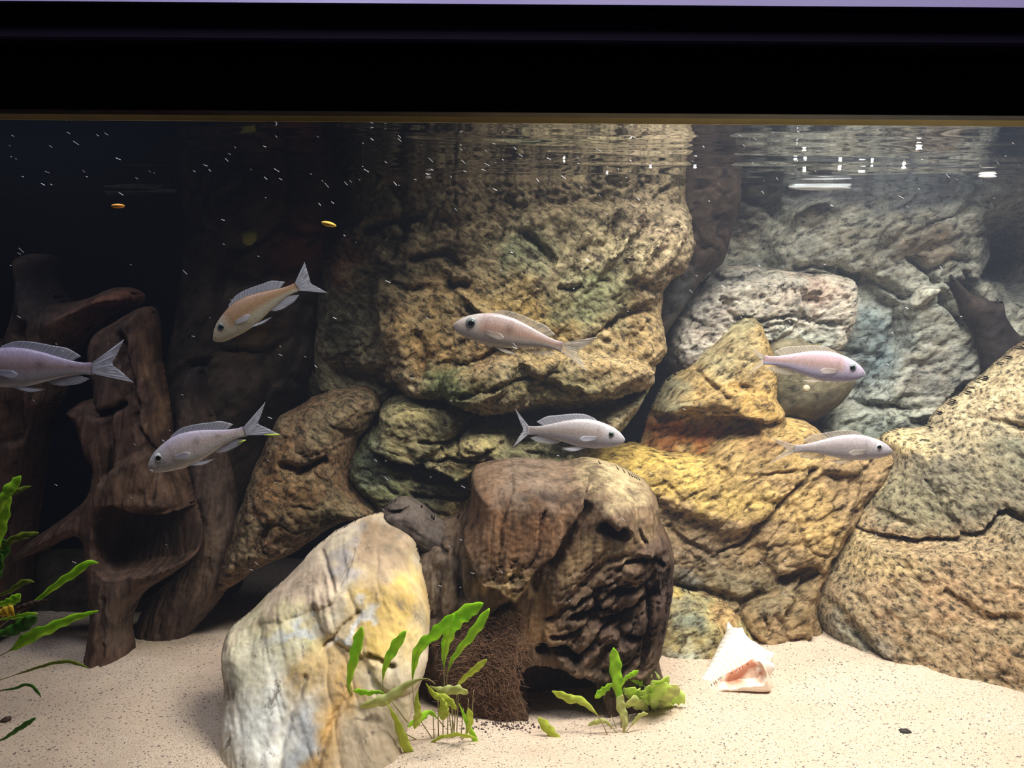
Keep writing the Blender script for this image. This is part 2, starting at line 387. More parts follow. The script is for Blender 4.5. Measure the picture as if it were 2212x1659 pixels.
# hood frame: black rail in front, recessed lower face, lilac lit lid edge, brace strip at the glass rim
def zat(py, y): return float(PN([(1106, py)], y)[0][2])
tag(box('trim_1', (-0.85, -0.045, zat(98, -0.045)), (0.85, -0.012, zat(8, -0.045)), M_black2, bevel=0.003), kind='structure')
tag(box('trim_2', (-0.85, -0.030, zat(243, -0.030)), (0.85, -0.0125, zat(60, -0.030)), M_black, bevel=0.001), kind='structure')
M_lid = plain('lilac_lid', (0.30, 0.26, 0.42), 0.6, 0.3)
z3 = zat(9, -0.05)
tag(mesh_obj('trim_3', [(sx * 0.85, yy, zz) for sx in (-1, 1) for yy, zz in ((-0.050, z3), (-0.012, z3), (-0.012, z3 + 0.032), (-0.022, z3 + 0.030))],
    [(0, 1, 2, 3), (7, 6, 5, 4), (0, 3, 7, 4), (3, 2, 6, 7), (2, 1, 5, 6), (1, 0, 4, 5)], M_lid, smooth=False), kind='structure')
m = thin_mat('rim_strip', (0.40, 0.34, 0.23), (0.44, 0.38, 0.26), trans=0.7)
tag(box('trim_4', (-0.80, -0.0018, zat(266, 0.0)), (0.80, 0.0005, zat(232, 0.0)), m), kind='structure')
tag(box('added_hood_roof', (-0.85, -0.012, 0.34), (0.85, 0.70, 0.36), M_black), kind='structure')  # unseen hood roof, added to block the upper light from the tank

# water: one closed body, rippled on top
m = bpy.data.materials.new('water'); m.use_nodes = True; nt = m.node_tree; nt.nodes.remove(nt.nodes['Principled BSDF'])
ge = nd(nt, 'ShaderNodeNewGeometry'); tc = nd(nt, 'ShaderNodeTexCoord')
sp = nd(nt, 'ShaderNodeSeparateXYZ'); nt.links.new(ge.outputs['Position'], sp.inputs[0])
gt = nd(nt, 'ShaderNodeMath', operation='GREATER_THAN'); nt.links.new(sp.outputs[2], gt.inputs[0]); gt.inputs[1].default_value = WL - 0.004
mp = nd(nt, 'ShaderNodeMapping'); mp.inputs['Scale'].default_value = (0.4, 1, 1); nt.links.new(tc.outputs['Object'], mp.inputs[0])
wn = noise_n(nt, mp.outputs[0], 13, 1.0, 0.4, 0.6)
bp = nd(nt, 'ShaderNodeBump'); bp.inputs['Strength'].default_value = 1.0; bp.inputs['Distance'].default_value = 0.0045
nt.links.new(wn, bp.inputs['Height'])
fr = nd(nt, 'ShaderNodeFresnel'); fr.inputs[0].default_value = 1.333; nt.links.new(bp.outputs[0], fr.inputs['Normal'])
gl = nd(nt, 'ShaderNodeBsdfGlossy'); gl.inputs['Roughness'].default_value = 0.015; gl.inputs['Color'].default_value = (0.92, 0.94, 0.97, 1)
nt.links.new(bp.outputs[0], gl.inputs['Normal'])
tr = nd(nt, 'ShaderNodeBsdfTransparent'); mx = nd(nt, 'ShaderNodeMixShader'); nt.links.new(fr.outputs[0], mx.inputs[0])
nt.links.new(tr.outputs[0], mx.inputs[1]); nt.links.new(gl.outputs[0], mx.inputs[2])
tr2 = nd(nt, 'ShaderNodeBsdfTransparent'); m2 = nd(nt, 'ShaderNodeMixShader'); nt.links.new(gt.outputs[0], m2.inputs[0])
nt.links.new(tr2.outputs[0], m2.inputs[1]); nt.links.new(mx.outputs[0], m2.inputs[2]); nt.links.new(m2.outputs[0], nt.nodes['Material Output'].inputs[0])
vs = nd(nt, 'ShaderNodeVolumeScatter'); vs.inputs['Color'].default_value = (0.62, 0.72, 1.0, 1); vs.inputs['Density'].default_value = 0.09; vs.inputs['Anisotropy'].default_value = 0.2
nt.links.new(vs.outputs[0], nt.nodes['Material Output'].inputs['Volume'])
M_water = m
xs = np.linspace(-0.781, 0.781, 420); ys = np.linspace(0.0, 0.659, 200)
X, Y = np.meshgrid(xs, ys, indexing='ij'); Xr, Yr = X.ravel(), Y.ravel()
qq = np.stack([Xr * 5, Yr * 11, Xr * 0], 1)
amp = 0.0017 * (0.35 + 0.65 / (1 + np.exp(-(Xr - 0.05) * 8)))
Zw = WL + amp * fbm(qq, 2, 5, 0.4)
n = len(xs); k = len(ys); idx = np.arange(n * k).reshape(n, k)
Q = np.stack([idx[:-1, :-1], idx[1:, :-1], idx[1:, 1:], idx[:-1, 1:]], -1).reshape(-1, 4)
rim = np.concatenate([idx[:, 0], idx[-1, 1:], idx[-2::-1, -1], idx[0, -2:0:-1]]); V = np.stack([Xr, Yr, Zw], 1)
VB = V[rim].copy(); VB[:, 2] = -0.4645; nb = len(rim)
Fs = [tuple(f) for f in Q] + [(rim[i], n * k + i, n * k + (i + 1) % nb, rim[(i + 1) % nb]) for i in range(nb)] + [tuple(n * k + i for i in range(nb))]
o = mesh_obj('water', np.concatenate([V, VB]), Fs, M_water, origin=(0, 0.3, 0)); tag(o, kind='structure')
#@@ROCKS
# ---------------------------------------------------------------- rocks
OCH = (0.36, 0.25, 0.12); YEL = (0.55, 0.38, 0.12); OLV = (0.22, 0.22, 0.11); GRN = (0.10, 0.13, 0.07); TAN = (0.42, 0.32, 0.22)
BLG = (0.33, 0.36, 0.34); BRN = (0.16, 0.09, 0.05); CRM = (0.62, 0.54, 0.40); RED = (0.20, 0.07, 0.025)
def rock(lab, cat='rock', **k):
    name = k.pop('name', 'rock'); o = relief(name, **k); return tag(o, lab, cat)
GR = 'boulders of the rockwork'

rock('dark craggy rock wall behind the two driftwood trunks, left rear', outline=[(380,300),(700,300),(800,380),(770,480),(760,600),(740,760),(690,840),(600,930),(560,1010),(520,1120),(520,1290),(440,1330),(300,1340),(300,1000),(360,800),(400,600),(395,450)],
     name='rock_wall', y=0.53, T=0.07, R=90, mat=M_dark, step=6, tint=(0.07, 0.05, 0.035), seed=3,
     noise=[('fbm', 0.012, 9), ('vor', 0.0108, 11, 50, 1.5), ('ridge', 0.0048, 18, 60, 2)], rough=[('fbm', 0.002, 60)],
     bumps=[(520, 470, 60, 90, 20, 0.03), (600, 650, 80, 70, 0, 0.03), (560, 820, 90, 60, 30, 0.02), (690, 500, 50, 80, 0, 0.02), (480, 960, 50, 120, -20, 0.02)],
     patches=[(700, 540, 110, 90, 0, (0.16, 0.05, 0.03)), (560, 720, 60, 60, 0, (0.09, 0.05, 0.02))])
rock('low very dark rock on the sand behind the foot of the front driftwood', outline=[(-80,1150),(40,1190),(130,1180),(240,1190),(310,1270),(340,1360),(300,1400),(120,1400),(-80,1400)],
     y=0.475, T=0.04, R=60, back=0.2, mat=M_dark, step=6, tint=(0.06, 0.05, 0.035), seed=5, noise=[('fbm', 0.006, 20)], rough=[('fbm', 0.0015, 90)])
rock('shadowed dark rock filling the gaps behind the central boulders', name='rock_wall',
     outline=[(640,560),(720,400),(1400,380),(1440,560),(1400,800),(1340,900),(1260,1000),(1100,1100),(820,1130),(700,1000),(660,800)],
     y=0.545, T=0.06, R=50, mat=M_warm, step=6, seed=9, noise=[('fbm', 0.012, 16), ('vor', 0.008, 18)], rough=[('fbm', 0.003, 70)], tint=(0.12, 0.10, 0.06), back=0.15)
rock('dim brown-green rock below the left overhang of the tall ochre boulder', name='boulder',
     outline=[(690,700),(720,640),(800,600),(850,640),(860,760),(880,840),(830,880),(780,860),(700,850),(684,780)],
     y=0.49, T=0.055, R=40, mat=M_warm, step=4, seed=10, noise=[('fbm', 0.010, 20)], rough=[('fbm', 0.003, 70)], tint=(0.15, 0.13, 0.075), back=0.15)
# upper central boulder
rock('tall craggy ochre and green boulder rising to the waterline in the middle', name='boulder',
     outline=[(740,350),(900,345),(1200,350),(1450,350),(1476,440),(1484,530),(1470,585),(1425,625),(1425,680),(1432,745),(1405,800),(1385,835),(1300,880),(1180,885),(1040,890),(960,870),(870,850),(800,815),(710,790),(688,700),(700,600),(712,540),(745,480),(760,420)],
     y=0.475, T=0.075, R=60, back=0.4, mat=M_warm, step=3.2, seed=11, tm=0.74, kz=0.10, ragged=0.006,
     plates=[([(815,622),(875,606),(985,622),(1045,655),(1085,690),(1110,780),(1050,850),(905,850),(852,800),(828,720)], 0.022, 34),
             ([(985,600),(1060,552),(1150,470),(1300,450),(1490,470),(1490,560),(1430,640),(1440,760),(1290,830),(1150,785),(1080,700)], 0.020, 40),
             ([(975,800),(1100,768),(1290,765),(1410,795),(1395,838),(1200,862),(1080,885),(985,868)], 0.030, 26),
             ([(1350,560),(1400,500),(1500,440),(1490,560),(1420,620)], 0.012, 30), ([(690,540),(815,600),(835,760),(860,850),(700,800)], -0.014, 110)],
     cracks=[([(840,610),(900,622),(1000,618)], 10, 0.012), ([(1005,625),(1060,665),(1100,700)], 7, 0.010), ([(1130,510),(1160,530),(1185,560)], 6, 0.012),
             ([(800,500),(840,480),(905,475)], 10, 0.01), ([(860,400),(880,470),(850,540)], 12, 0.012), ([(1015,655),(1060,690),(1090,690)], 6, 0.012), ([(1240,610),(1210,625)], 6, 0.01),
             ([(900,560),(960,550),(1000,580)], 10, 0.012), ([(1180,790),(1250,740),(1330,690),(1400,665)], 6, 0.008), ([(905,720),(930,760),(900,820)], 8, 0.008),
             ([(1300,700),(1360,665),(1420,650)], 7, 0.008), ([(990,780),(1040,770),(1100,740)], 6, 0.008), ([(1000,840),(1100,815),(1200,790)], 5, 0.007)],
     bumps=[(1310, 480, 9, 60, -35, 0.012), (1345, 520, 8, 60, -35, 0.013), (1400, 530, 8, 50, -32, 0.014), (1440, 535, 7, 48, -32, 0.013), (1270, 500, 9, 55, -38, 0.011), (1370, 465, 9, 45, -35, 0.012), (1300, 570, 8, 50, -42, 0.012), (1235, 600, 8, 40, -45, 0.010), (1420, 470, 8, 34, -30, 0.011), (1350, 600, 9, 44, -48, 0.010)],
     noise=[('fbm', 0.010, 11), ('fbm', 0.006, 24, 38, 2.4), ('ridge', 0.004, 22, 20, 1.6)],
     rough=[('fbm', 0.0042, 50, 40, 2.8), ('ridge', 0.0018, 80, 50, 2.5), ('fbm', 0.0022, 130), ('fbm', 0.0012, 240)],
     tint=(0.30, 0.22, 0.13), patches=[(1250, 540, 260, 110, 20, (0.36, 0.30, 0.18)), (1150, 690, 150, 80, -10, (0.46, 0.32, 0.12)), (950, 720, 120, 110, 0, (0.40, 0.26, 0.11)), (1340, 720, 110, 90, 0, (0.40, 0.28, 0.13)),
       (1270, 640, 90, 60, 20, (0.27, 0.28, 0.15)), (1130, 540, 60, 50, 0, (0.25, 0.27, 0.16)), (1180, 830, 170, 50, 0, (0.24, 0.20, 0.09)), (800, 500, 130, 150, 0, (0.10, 0.08, 0.05)), (740, 690, 90, 130, 0, (0.07, 0.065, 0.04)), (950, 480, 60, 90, 0, (0.20, 0.15, 0.09)), (1400, 470, 90, 60, 0, (0.42, 0.33, 0.22)), (980, 830, 60, 60, 0, (0.14, 0.16, 0.07)), (720,560,60,60,0,(0.2,0.08,0.04))])  # dark patches on the left put the lamp falloff into the colour
rock('mossy green boulder split by dark cracks above the stump top', name='boulder',
     outline=[(828,868),(880,842),(960,850),(1010,870),(1100,885),(1250,870),(1340,845),(1400,822),(1385,860),(1335,925),(1250,985),(1120,1030),(1050,1040),(1010,1100),(960,1130),(900,1092),(838,1092),(800,1062),(764,1025),(762,975),(795,930),(822,900)],
     y=0.45, T=0.07, R=45, back=0.15, mat=M_warm, step=3.0, seed=17, tm=0.85, ragged=0.004,
     plates=[([(822,900),(880,850),(1000,880),(1050,880),(985,940),(940,985),(890,995),(845,975),(800,950)], 0.016, 26),
             ([(935,975),(1000,940),(1085,955),(1085,1000),(1010,1022),(960,1010),(925,990)], 0.022, 22),
             ([(1000,940),(1060,915),(1100,925),(1050,960),(1000,962)], 0.010, 14), ([(1150,900),(1330,840),(1400,820),(1380,870),(1290,930),(1190,930)], 0.018, 30),
             ([(990,880),(1200,880),(1240,900),(1120,960),(1090,930),(1010,930)], -0.020, 24)],
     cracks=[([(1050,890),(1000,930),(960,960),(925,985)], 8, 0.018), ([(920,940),(945,942),(972,942)], 3.5, 0.009), ([(988,935),(998,962),(1030,964),(1055,958)], 4, 0.010),
             ([(935,985),(1000,978),(1090,985)], 4.5, 0.012), ([(915,1000),(940,1022),(990,1028),(1030,1010)], 8, 0.016), ([(830,980),(870,1000),(900,1005)], 8, 0.014),
             ([(955,955),(970,972)], 3, 0.006), ([(900,1020),(960,1040),(1010,1050)], 6, 0.010), ([(900,1060),(960,1070),(1010,1065)], 6, 0.008), ([(780,965),(800,968),(830,985)], 3, 0.005)],
     noise=[('fbm', 0.006, 16), ('ridge', 0.0036, 34, -20, 2)], rough=[('fbm', 0.002, 80, -20, 2), ('fbm', 0.00144, 190)],
     tint=(0.20, 0.19, 0.10), patches=[(900, 920, 80, 70, 0, (0.34, 0.29, 0.14)), (1010, 985, 70, 30, 0, (0.42, 0.33, 0.14)), (1020, 945, 60, 25, 0, (0.38, 0.31, 0.14)), (795, 1000, 50, 60, 0, (0.15, 0.19, 0.12)), (850, 1070, 60, 40, 0, (0.22, 0.24, 0.11)), (1150, 900, 100, 40, 0, (0.07, 0.10, 0.07)), (1310, 880, 60, 35, 0, (0.30, 0.24, 0.14)), (1000, 1040, 60, 20, 0, (0.34, 0.28, 0.12)), (980,1085,50,20,0,(0.3,0.2,0.07))])
rock('rough reddish brown slanting rock between the driftwood and the mossy boulder', name='boulder',
     outline=[(600,905),(650,870),(710,842),(800,832),(830,872),(792,930),(766,980),(766,1030),(805,1070),(832,1098),(740,1125),(650,1182),(560,1225),(475,1275),(490,1180),(528,1080),(560,990)],
     y=0.42, T=0.06, R=80, mat=M_warm, step=3.5, seed=23, kz=0.15, ragged=0.004,
     plates=[([(540,1090),(600,1050),(700,1010),(780,1040),(830,1100),(640,1190),(500,1260)], 0.008, 40)],
     cracks=[([(620,1000),(660,1010),(700,990)], 8, 0.01), ([(650,1020),(690,1000)], 6, 0.012), ([(560,1180),(590,1120)], 8, 0.008)],
     noise=[('fbm', 0.006, 16), ('vor', 0.0036, 40)], rough=[('fbm', 0.002, 90, -30, 1.6), ('pit', 0.0015, 130), ('fbm', 0.00144, 220)],
     tint=(0.17, 0.10, 0.055), patches=[(700, 1120, 130, 60, -25, (0.13, 0.10, 0.05)), (620, 1040, 70, 80, 0, (0.23, 0.13, 0.06)), (740, 900, 80, 50, 0, (0.16, 0.11, 0.06))])

# rear right
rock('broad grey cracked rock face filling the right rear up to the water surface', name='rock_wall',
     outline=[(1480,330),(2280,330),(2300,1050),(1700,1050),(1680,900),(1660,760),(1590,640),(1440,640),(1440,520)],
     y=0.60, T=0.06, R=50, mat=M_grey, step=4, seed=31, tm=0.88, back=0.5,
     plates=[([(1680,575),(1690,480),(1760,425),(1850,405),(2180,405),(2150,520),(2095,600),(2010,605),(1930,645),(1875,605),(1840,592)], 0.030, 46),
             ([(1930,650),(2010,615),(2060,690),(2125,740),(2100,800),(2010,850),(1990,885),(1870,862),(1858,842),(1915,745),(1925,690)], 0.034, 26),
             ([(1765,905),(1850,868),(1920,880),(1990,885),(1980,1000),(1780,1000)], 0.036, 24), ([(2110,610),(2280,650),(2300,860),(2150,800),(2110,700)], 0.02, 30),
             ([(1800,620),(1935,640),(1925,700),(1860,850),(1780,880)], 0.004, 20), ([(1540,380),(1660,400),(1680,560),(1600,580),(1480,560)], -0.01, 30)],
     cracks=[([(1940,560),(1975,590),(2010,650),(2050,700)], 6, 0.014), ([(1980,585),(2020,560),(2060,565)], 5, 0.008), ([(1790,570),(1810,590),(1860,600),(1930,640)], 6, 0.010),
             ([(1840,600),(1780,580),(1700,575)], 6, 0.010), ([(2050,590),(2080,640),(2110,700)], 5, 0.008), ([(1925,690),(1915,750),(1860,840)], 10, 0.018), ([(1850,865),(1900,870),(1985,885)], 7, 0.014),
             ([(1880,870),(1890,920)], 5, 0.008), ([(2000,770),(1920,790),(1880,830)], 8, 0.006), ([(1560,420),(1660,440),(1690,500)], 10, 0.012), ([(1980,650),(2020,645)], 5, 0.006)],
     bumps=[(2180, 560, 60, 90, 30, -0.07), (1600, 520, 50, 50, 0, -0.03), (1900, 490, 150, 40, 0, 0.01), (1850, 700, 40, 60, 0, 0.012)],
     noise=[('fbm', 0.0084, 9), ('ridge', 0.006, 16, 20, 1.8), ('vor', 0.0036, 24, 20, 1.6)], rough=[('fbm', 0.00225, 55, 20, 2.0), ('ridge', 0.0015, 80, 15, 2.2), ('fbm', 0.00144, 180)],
     tint=(0.54, 0.54, 0.46), patches=[(1870, 740, 70, 110, 0, (0.24, 0.31, 0.33)), (1960, 530, 90, 50, 0, (0.36, 0.31, 0.24)), (1880, 930, 140, 60, 0, (0.34, 0.38, 0.32)), (1560, 450, 90, 90, 0, (0.15, 0.10, 0.07)), (2180, 560, 70, 90, 30, (0.05, 0.06, 0.10)), (2000, 800, 90, 60, 0, (0.38, 0.36, 0.31)), (1900, 420, 300, 40, 0, (0.16, 0.17, 0.19)), (1450,600,60,80,0,(0.12,0.09,0.06))])  # dark top band and dark void at right are shade laid into the tint
rock('dark brown shaded rock column beside the green sprout at the waterline', name='boulder',
     outline=[(1440,350),(1570,350),(1600,420),(1580,500),(1560,570),(1520,600),(1480,660),(1440,720),(1405,780),(1400,600),(1430,480)],
     y=0.50, T=0.04, R=50, mat=M_dark, step=4, seed=37, noise=[('fbm', 0.0072, 20), ('ridge', 0.0036, 30)], rough=[('fbm', 0.002, 80)], tint=(0.055, 0.038, 0.03), patches=[(1470,650,40,60,0,(0.06,0.065,0.065))])
rock('pale grey pitted boulder behind the yellow pointed rock', name='boulder',
     outline=[(1432,765),(1445,705),(1470,655),(1500,625),(1530,590),(1560,573),(1620,572),(1700,582),(1770,585),(1832,600),(1842,650),(1836,700),(1812,745),(1780,775),(1700,800),(1560,830),(1480,830),(1440,800)],
     y=0.545, T=0.05, R=40, back=0.15, mat=M_grey, step=3, seed=41, ragged=0.003,
     plates=[([(1500,640),(1560,600),(1650,610),(1720,600),(1730,650),(1690,720),(1560,760),(1460,780),(1455,700)], 0.008, 26)],
     cracks=[([(1530,600),(1600,605),(1660,590)], 8, 0.010), ([(1600,730),(1640,690),(1740,690),(1810,700)], 4, 0.006), ([(1720,600),(1725,640),(1760,650)], 5, 0.008), ([(1640,705),(1700,700)], 4, 0.006), ([(1560,660),(1590,690),(1640,690)], 5, 0.005)],
     noise=[('fbm', 0.0048, 18), ('ridge', 0.0024, 40, 10, 2)], rough=[('pit', 0.0045, 85, 10, 1.6), ('fbm', 0.001, 140), ('pit', 0.0028, 150)],
     tint=(0.56, 0.51, 0.43), patches=[(1760, 630, 70, 40, 0, (0.48, 0.38, 0.31)), (1520, 680, 60, 80, 0, (0.44, 0.38, 0.33)), (1700, 740, 110, 40, 0, (0.42, 0.44, 0.38)), (1480, 790, 50, 50, 0, (0.22, 0.17, 0.14)), (1570,590,60,18,0,(0.25,0.24,0.22))])
rock('smooth olive disc-shaped rock lying behind the pink-grey fish', name='boulder',
     outline=[(1640,735),(1675,712),(1720,710),(1765,724),(1805,748),(1835,780),(1842,820),(1820,860),(1785,890),(1745,910),(1700,905),(1660,890),(1640,820)],
     y=0.51, T=0.045, R=70, back=0.15, mat=M_dark, step=3, seed=43, plates=[([(1600,690),(1700,690),(1800,720),(1860,790),(1800,800),(1720,770),(1640,770)], -0.020, 50)],
     cracks=[([(1790,740),(1830,775)], 4, 0.004)], noise=[('fbm', 0.0036, 14)], rough=[('fbm', 0.0005, 140)], tint=(0.22, 0.20, 0.13), patches=[(1750, 870, 110, 45, 0, (0.10, 0.09, 0.06))])  # dark patch paints shade on the underside
rock('golden pointed rock with a red-brown hollow foot, behind the yellow ledge', name='boulder',
     outline=[(1378,975),(1395,900),(1425,835),(1475,785),(1525,735),(1560,690),(1598,670),(1632,690),(1652,735),(1672,790),(1670,850),(1690,900),(1690,980),(1520,1010),(1400,1000)],
     y=0.505, T=0.06, R=45, back=0.15, mat=M_gold, step=3, seed=47, tm=0.85, kz=0.3, ragged=0.003,
     plates=[([(1380,960),(1400,890),(1500,860),(1600,840),(1690,880),(1680,905),(1600,900),(1520,900),(1440,915)], 0.012, 22), ([(1395,915),(1480,892),(1560,900),(1640,915),(1560,1010),(1380,1020)], -0.034, 24)],
     cracks=[([(1500,750),(1505,790),(1540,830),(1560,860)], 4, 0.007), ([(1440,895),(1500,880),(1580,895)], 8, 0.008), ([(1600,830),(1640,860)], 6, 0.006)],
     noise=[('fbm', 0.0054, 18), ('ridge', 0.003, 34, 20, 2)], rough=[('fbm', 0.002, 80, 15, 2), ('pit', 0.00125, 140), ('fbm', 0.0012, 210)],
     tint=(0.44, 0.30, 0.12), patches=[(1560, 740, 90, 80, 45, (0.40, 0.35, 0.20)), (1440, 840, 50, 60, 0, (0.28, 0.27, 0.17)), (1480, 945, 140, 40, 0, (0.34, 0.11, 0.03)), (1620, 860, 60, 40, 0, (0.5, 0.32, 0.10)), (1600, 690, 40, 30, 0, (0.32, 0.30, 0.18))])
# front right
rock('long bright yellow ledge rock running right from behind the stump', name='boulder',
     outline=[(1200,1000),(1245,975),(1310,958),(1380,954),(1450,960),(1510,966),(1545,932),(1600,908),(1640,896),(1700,894),(1745,912),(1785,942),(1830,946),(1900,945),(1925,975),(1890,1040),(1845,1090),(1810,1150),(1775,1220),(1755,1290),(1770,1360),(1800,1420),(1700,1430),(1620,1420),(1540,1400),(1440,1400),(1380,1340),(1300,1250),(1230,1120)],
     y=0.465, T=0.06, R=50, back=0.15, mat=M_gold, step=3, seed=53, tm=0.92, kz=0.3, ragged=0.003,
     plates=[([(1200,1010),(1380,950),(1510,970),(1640,890),(1760,920),(1900,950),(1830,1000),(1740,1010),(1640,1105),(1560,1125),(1500,1100),(1400,1060),(1300,1040)], 0.016, 50),
             ([(1745,1015),(1800,990),(1850,1000),(1810,1150),(1760,1240),(1690,1230),(1640,1180),(1650,1120)], 0.010, 30), ([(1600,1330),(1640,1290),(1720,1280),(1740,1350),(1700,1400),(1620,1400)], 0.014, 22)],
     cracks=[([(1745,1010),(1700,1050),(1640,1120),(1600,1165),(1545,1195)], 5, 0.008), ([(1690,1240),(1730,1235),(1755,1225)], 12, 0.018), ([(1750,1240),(1720,1280),(1690,1310)], 8, 0.012),
             ([(1510,968),(1520,990),(1560,1010)], 5, 0.006), ([(1420,1240),(1500,1270),(1600,1290),(1640,1280)], 8, 0.010), ([(1610,1300),(1600,1340),(1640,1390)], 6, 0.010), ([(1440,1130),(1500,1180),(1540,1200)], 6, 0.006), ([(1640,1320),(1650,1350)], 4, 0.006)],
     noise=[('fbm', 0.0066, 14), ('vor', 0.0048, 20, 25, 1.6), ('ridge', 0.003, 30, 30, 2)], rough=[('fbm', 0.00225, 70, 30, 1.8), ('pit', 0.0015, 120, 30, 1.6), ('fbm', 0.00144, 210)],
     tint=(0.34, 0.235, 0.125), patches=[(1400, 1000, 220, 60, -12, (0.60, 0.42, 0.12)), (1660, 950, 120, 60, 0, (0.58, 0.40, 0.15)), (1560, 1060, 130, 50, -10, (0.52, 0.37, 0.13)), (1480, 1180, 120, 70, 0, (0.22, 0.16, 0.105)), (1600, 1260, 130, 60, 0, (0.27, 0.225, 0.14)), (1740, 1100, 60, 90, 30, (0.55, 0.38, 0.16)), (1440, 1250, 80, 30, 0, (0.12, 0.14, 0.15)), (1640, 950, 60, 30, 0, (0.25, 0.15, 0.07))])  # brighter yellow along the top carries overhead light in the tint
rock('small yellow-green rounded rock on the sand right of the stump', name='boulder',
     outline=[(1405,1280),(1440,1262),(1490,1272),(1530,1285),(1565,1295),(1595,1325),(1625,1370),(1635,1410),(1500,1440),(1420,1440),(1395,1380)],
     y=0.385, T=0.04, R=60, mat=M_gold, step=3, seed=59, kz=0.35, noise=[('fbm', 0.0048, 22)], cracks=[([(1520,1285),(1540,1330),(1590,1400)], 5, 0.005)],
     rough=[('fbm', 0.0015, 90, -30, 2), ('fbm', 0.0012, 200)], tint=(0.40, 0.34, 0.16), patches=[(1480, 1340, 50, 40, -30, (0.22, 0.24, 0.18)), (1450, 1410, 70, 22, 0, (0.55, 0.58, 0.48)), (1580, 1330, 50, 30, 0, (0.45, 0.30, 0.14)), (1450, 1280, 40, 20, 0, (0.5, 0.38, 0.12))])
rock('huge tan pitted boulder sloping out of frame at the right, resting on the sand', name='boulder',
     outline=[(2330,640),(2212,730),(2135,792),(2065,850),(2012,893),(1992,916),(1935,922),(1900,942),(1905,985),(1870,1040),(1828,1105),(1788,1180),(1748,1240),(1742,1300),(1765,1360),(1800,1410),(1860,1440),(1960,1465),(2060,1490),(2212,1540),(2330,1580)],
     y=0.42, T=0.065, R=60, back=0.15, mat=M_warm, step=3.2, seed=61, tm=0.9, kz=0.45, kx=-0.45, ragged=0.003,
     plates=[([(1745,1240),(1800,1168),(1850,1162),(1950,1172),(2010,1170),(2090,1155),(2130,1135),(2165,1108),(2212,1125),(2350,1150),(2350,1700),(2000,1600),(1850,1440),(1780,1390),(1735,1300)], 0.030, 20),
             ([(1780,1150),(1860,1050),(1905,985),(1930,960),(1912,1010),(1870,1060),(1820,1120),(1790,1180)], 0.008, 12), ([(1900,942),(2000,915),(2140,790),(2212,730),(2330,640),(2330,700),(2200,790),(2080,880),(1960,945)], 0.010, 26),
             ([(1790,1300),(1830,1330),(1900,1420),(1960,1470),(1860,1440),(1790,1400),(1760,1340)], -0.012, 16)],
     cracks=[([(1800,1160),(1860,1156),(1950,1166),(2010,1166),(2090,1150),(2130,1130),(2165,1102),(2212,1120)], 6, 0.016), ([(1935,965),(1915,1010),(1872,1065),(1828,1120),(1795,1168)], 4, 0.008), ([(2000,1035),(2030,1080),(2060,1125),(2080,1160)], 5, 0.008), ([(1920,950),(1900,1000),(1850,1070)], 4, 0.006), ([(1760,1250),(1752,1320),(1790,1390)], 5, 0.008), ([(1820,1330),(1870,1390),(1940,1440)], 9, 0.010),
             ([(2000,1250),(2060,1290),(2150,1310)], 7, 0.006), ([(1860,1120),(1890,1105),(1960,1130)], 7, 0.008), ([(2100,900),(2212,920)], 6, 0.006), ([(1830,1260),(1850,1300)], 4, 0.004)],
     noise=[('fbm', 0.006, 12), ('ridge', 0.003, 24, -40, 2)], rough=[('pit', 0.0025, 60, -35, 2.2), ('fbm', 0.0015, 90, -35, 2.0), ('pit', 0.0015, 140, -35, 1.8), ('fbm', 0.0012, 230)],
     tint=(0.37, 0.27, 0.165), patches=[(2090, 860, 170, 36, 38, (0.66, 0.56, 0.36)), (2110, 930, 120, 40, 30, (0.46, 0.38, 0.25)), (2080, 1040, 160, 90, 0, (0.20, 0.18, 0.13)), (1950, 1080, 80, 60, 0, (0.22, 0.20, 0.13)), (1850, 1080, 30, 110, -35, (0.55, 0.42, 0.18)), (2100, 1300, 200, 120, 0, (0.40, 0.27, 0.155)), (1850, 1190, 110, 34, 0, (0.48, 0.36, 0.19)), (1830, 1380, 60, 60, 0, (0.28, 0.27, 0.22)), (2190, 980, 60, 50, 0, (0.2, 0.2, 0.15)), (1960,950,60,30,0,(0.62,0.5,0.28))])  # bright rim, left ridge and slab edge are painted as lit
rock('dark jagged shard wedged between the grey rear wall and the huge boulder', name='slate_shard', cat='stone',
     outline=[(2050,590),(2072,612),(2095,632),(2130,645),(2152,655),(2165,648),(2168,678),(2182,702),(2205,728),(2235,750),(2235,830),(2130,810),(2115,770),(2100,720),(2078,690),(2064,650)],
     y=0.50, T=0.02, R=30, mat=M_dark, step=3, seed=67, kx=-0.2, noise=[('fbm', 0.0036, 30)], rough=[('fbm', 0.00075, 100)], tint=(0.03, 0.025, 0.028))
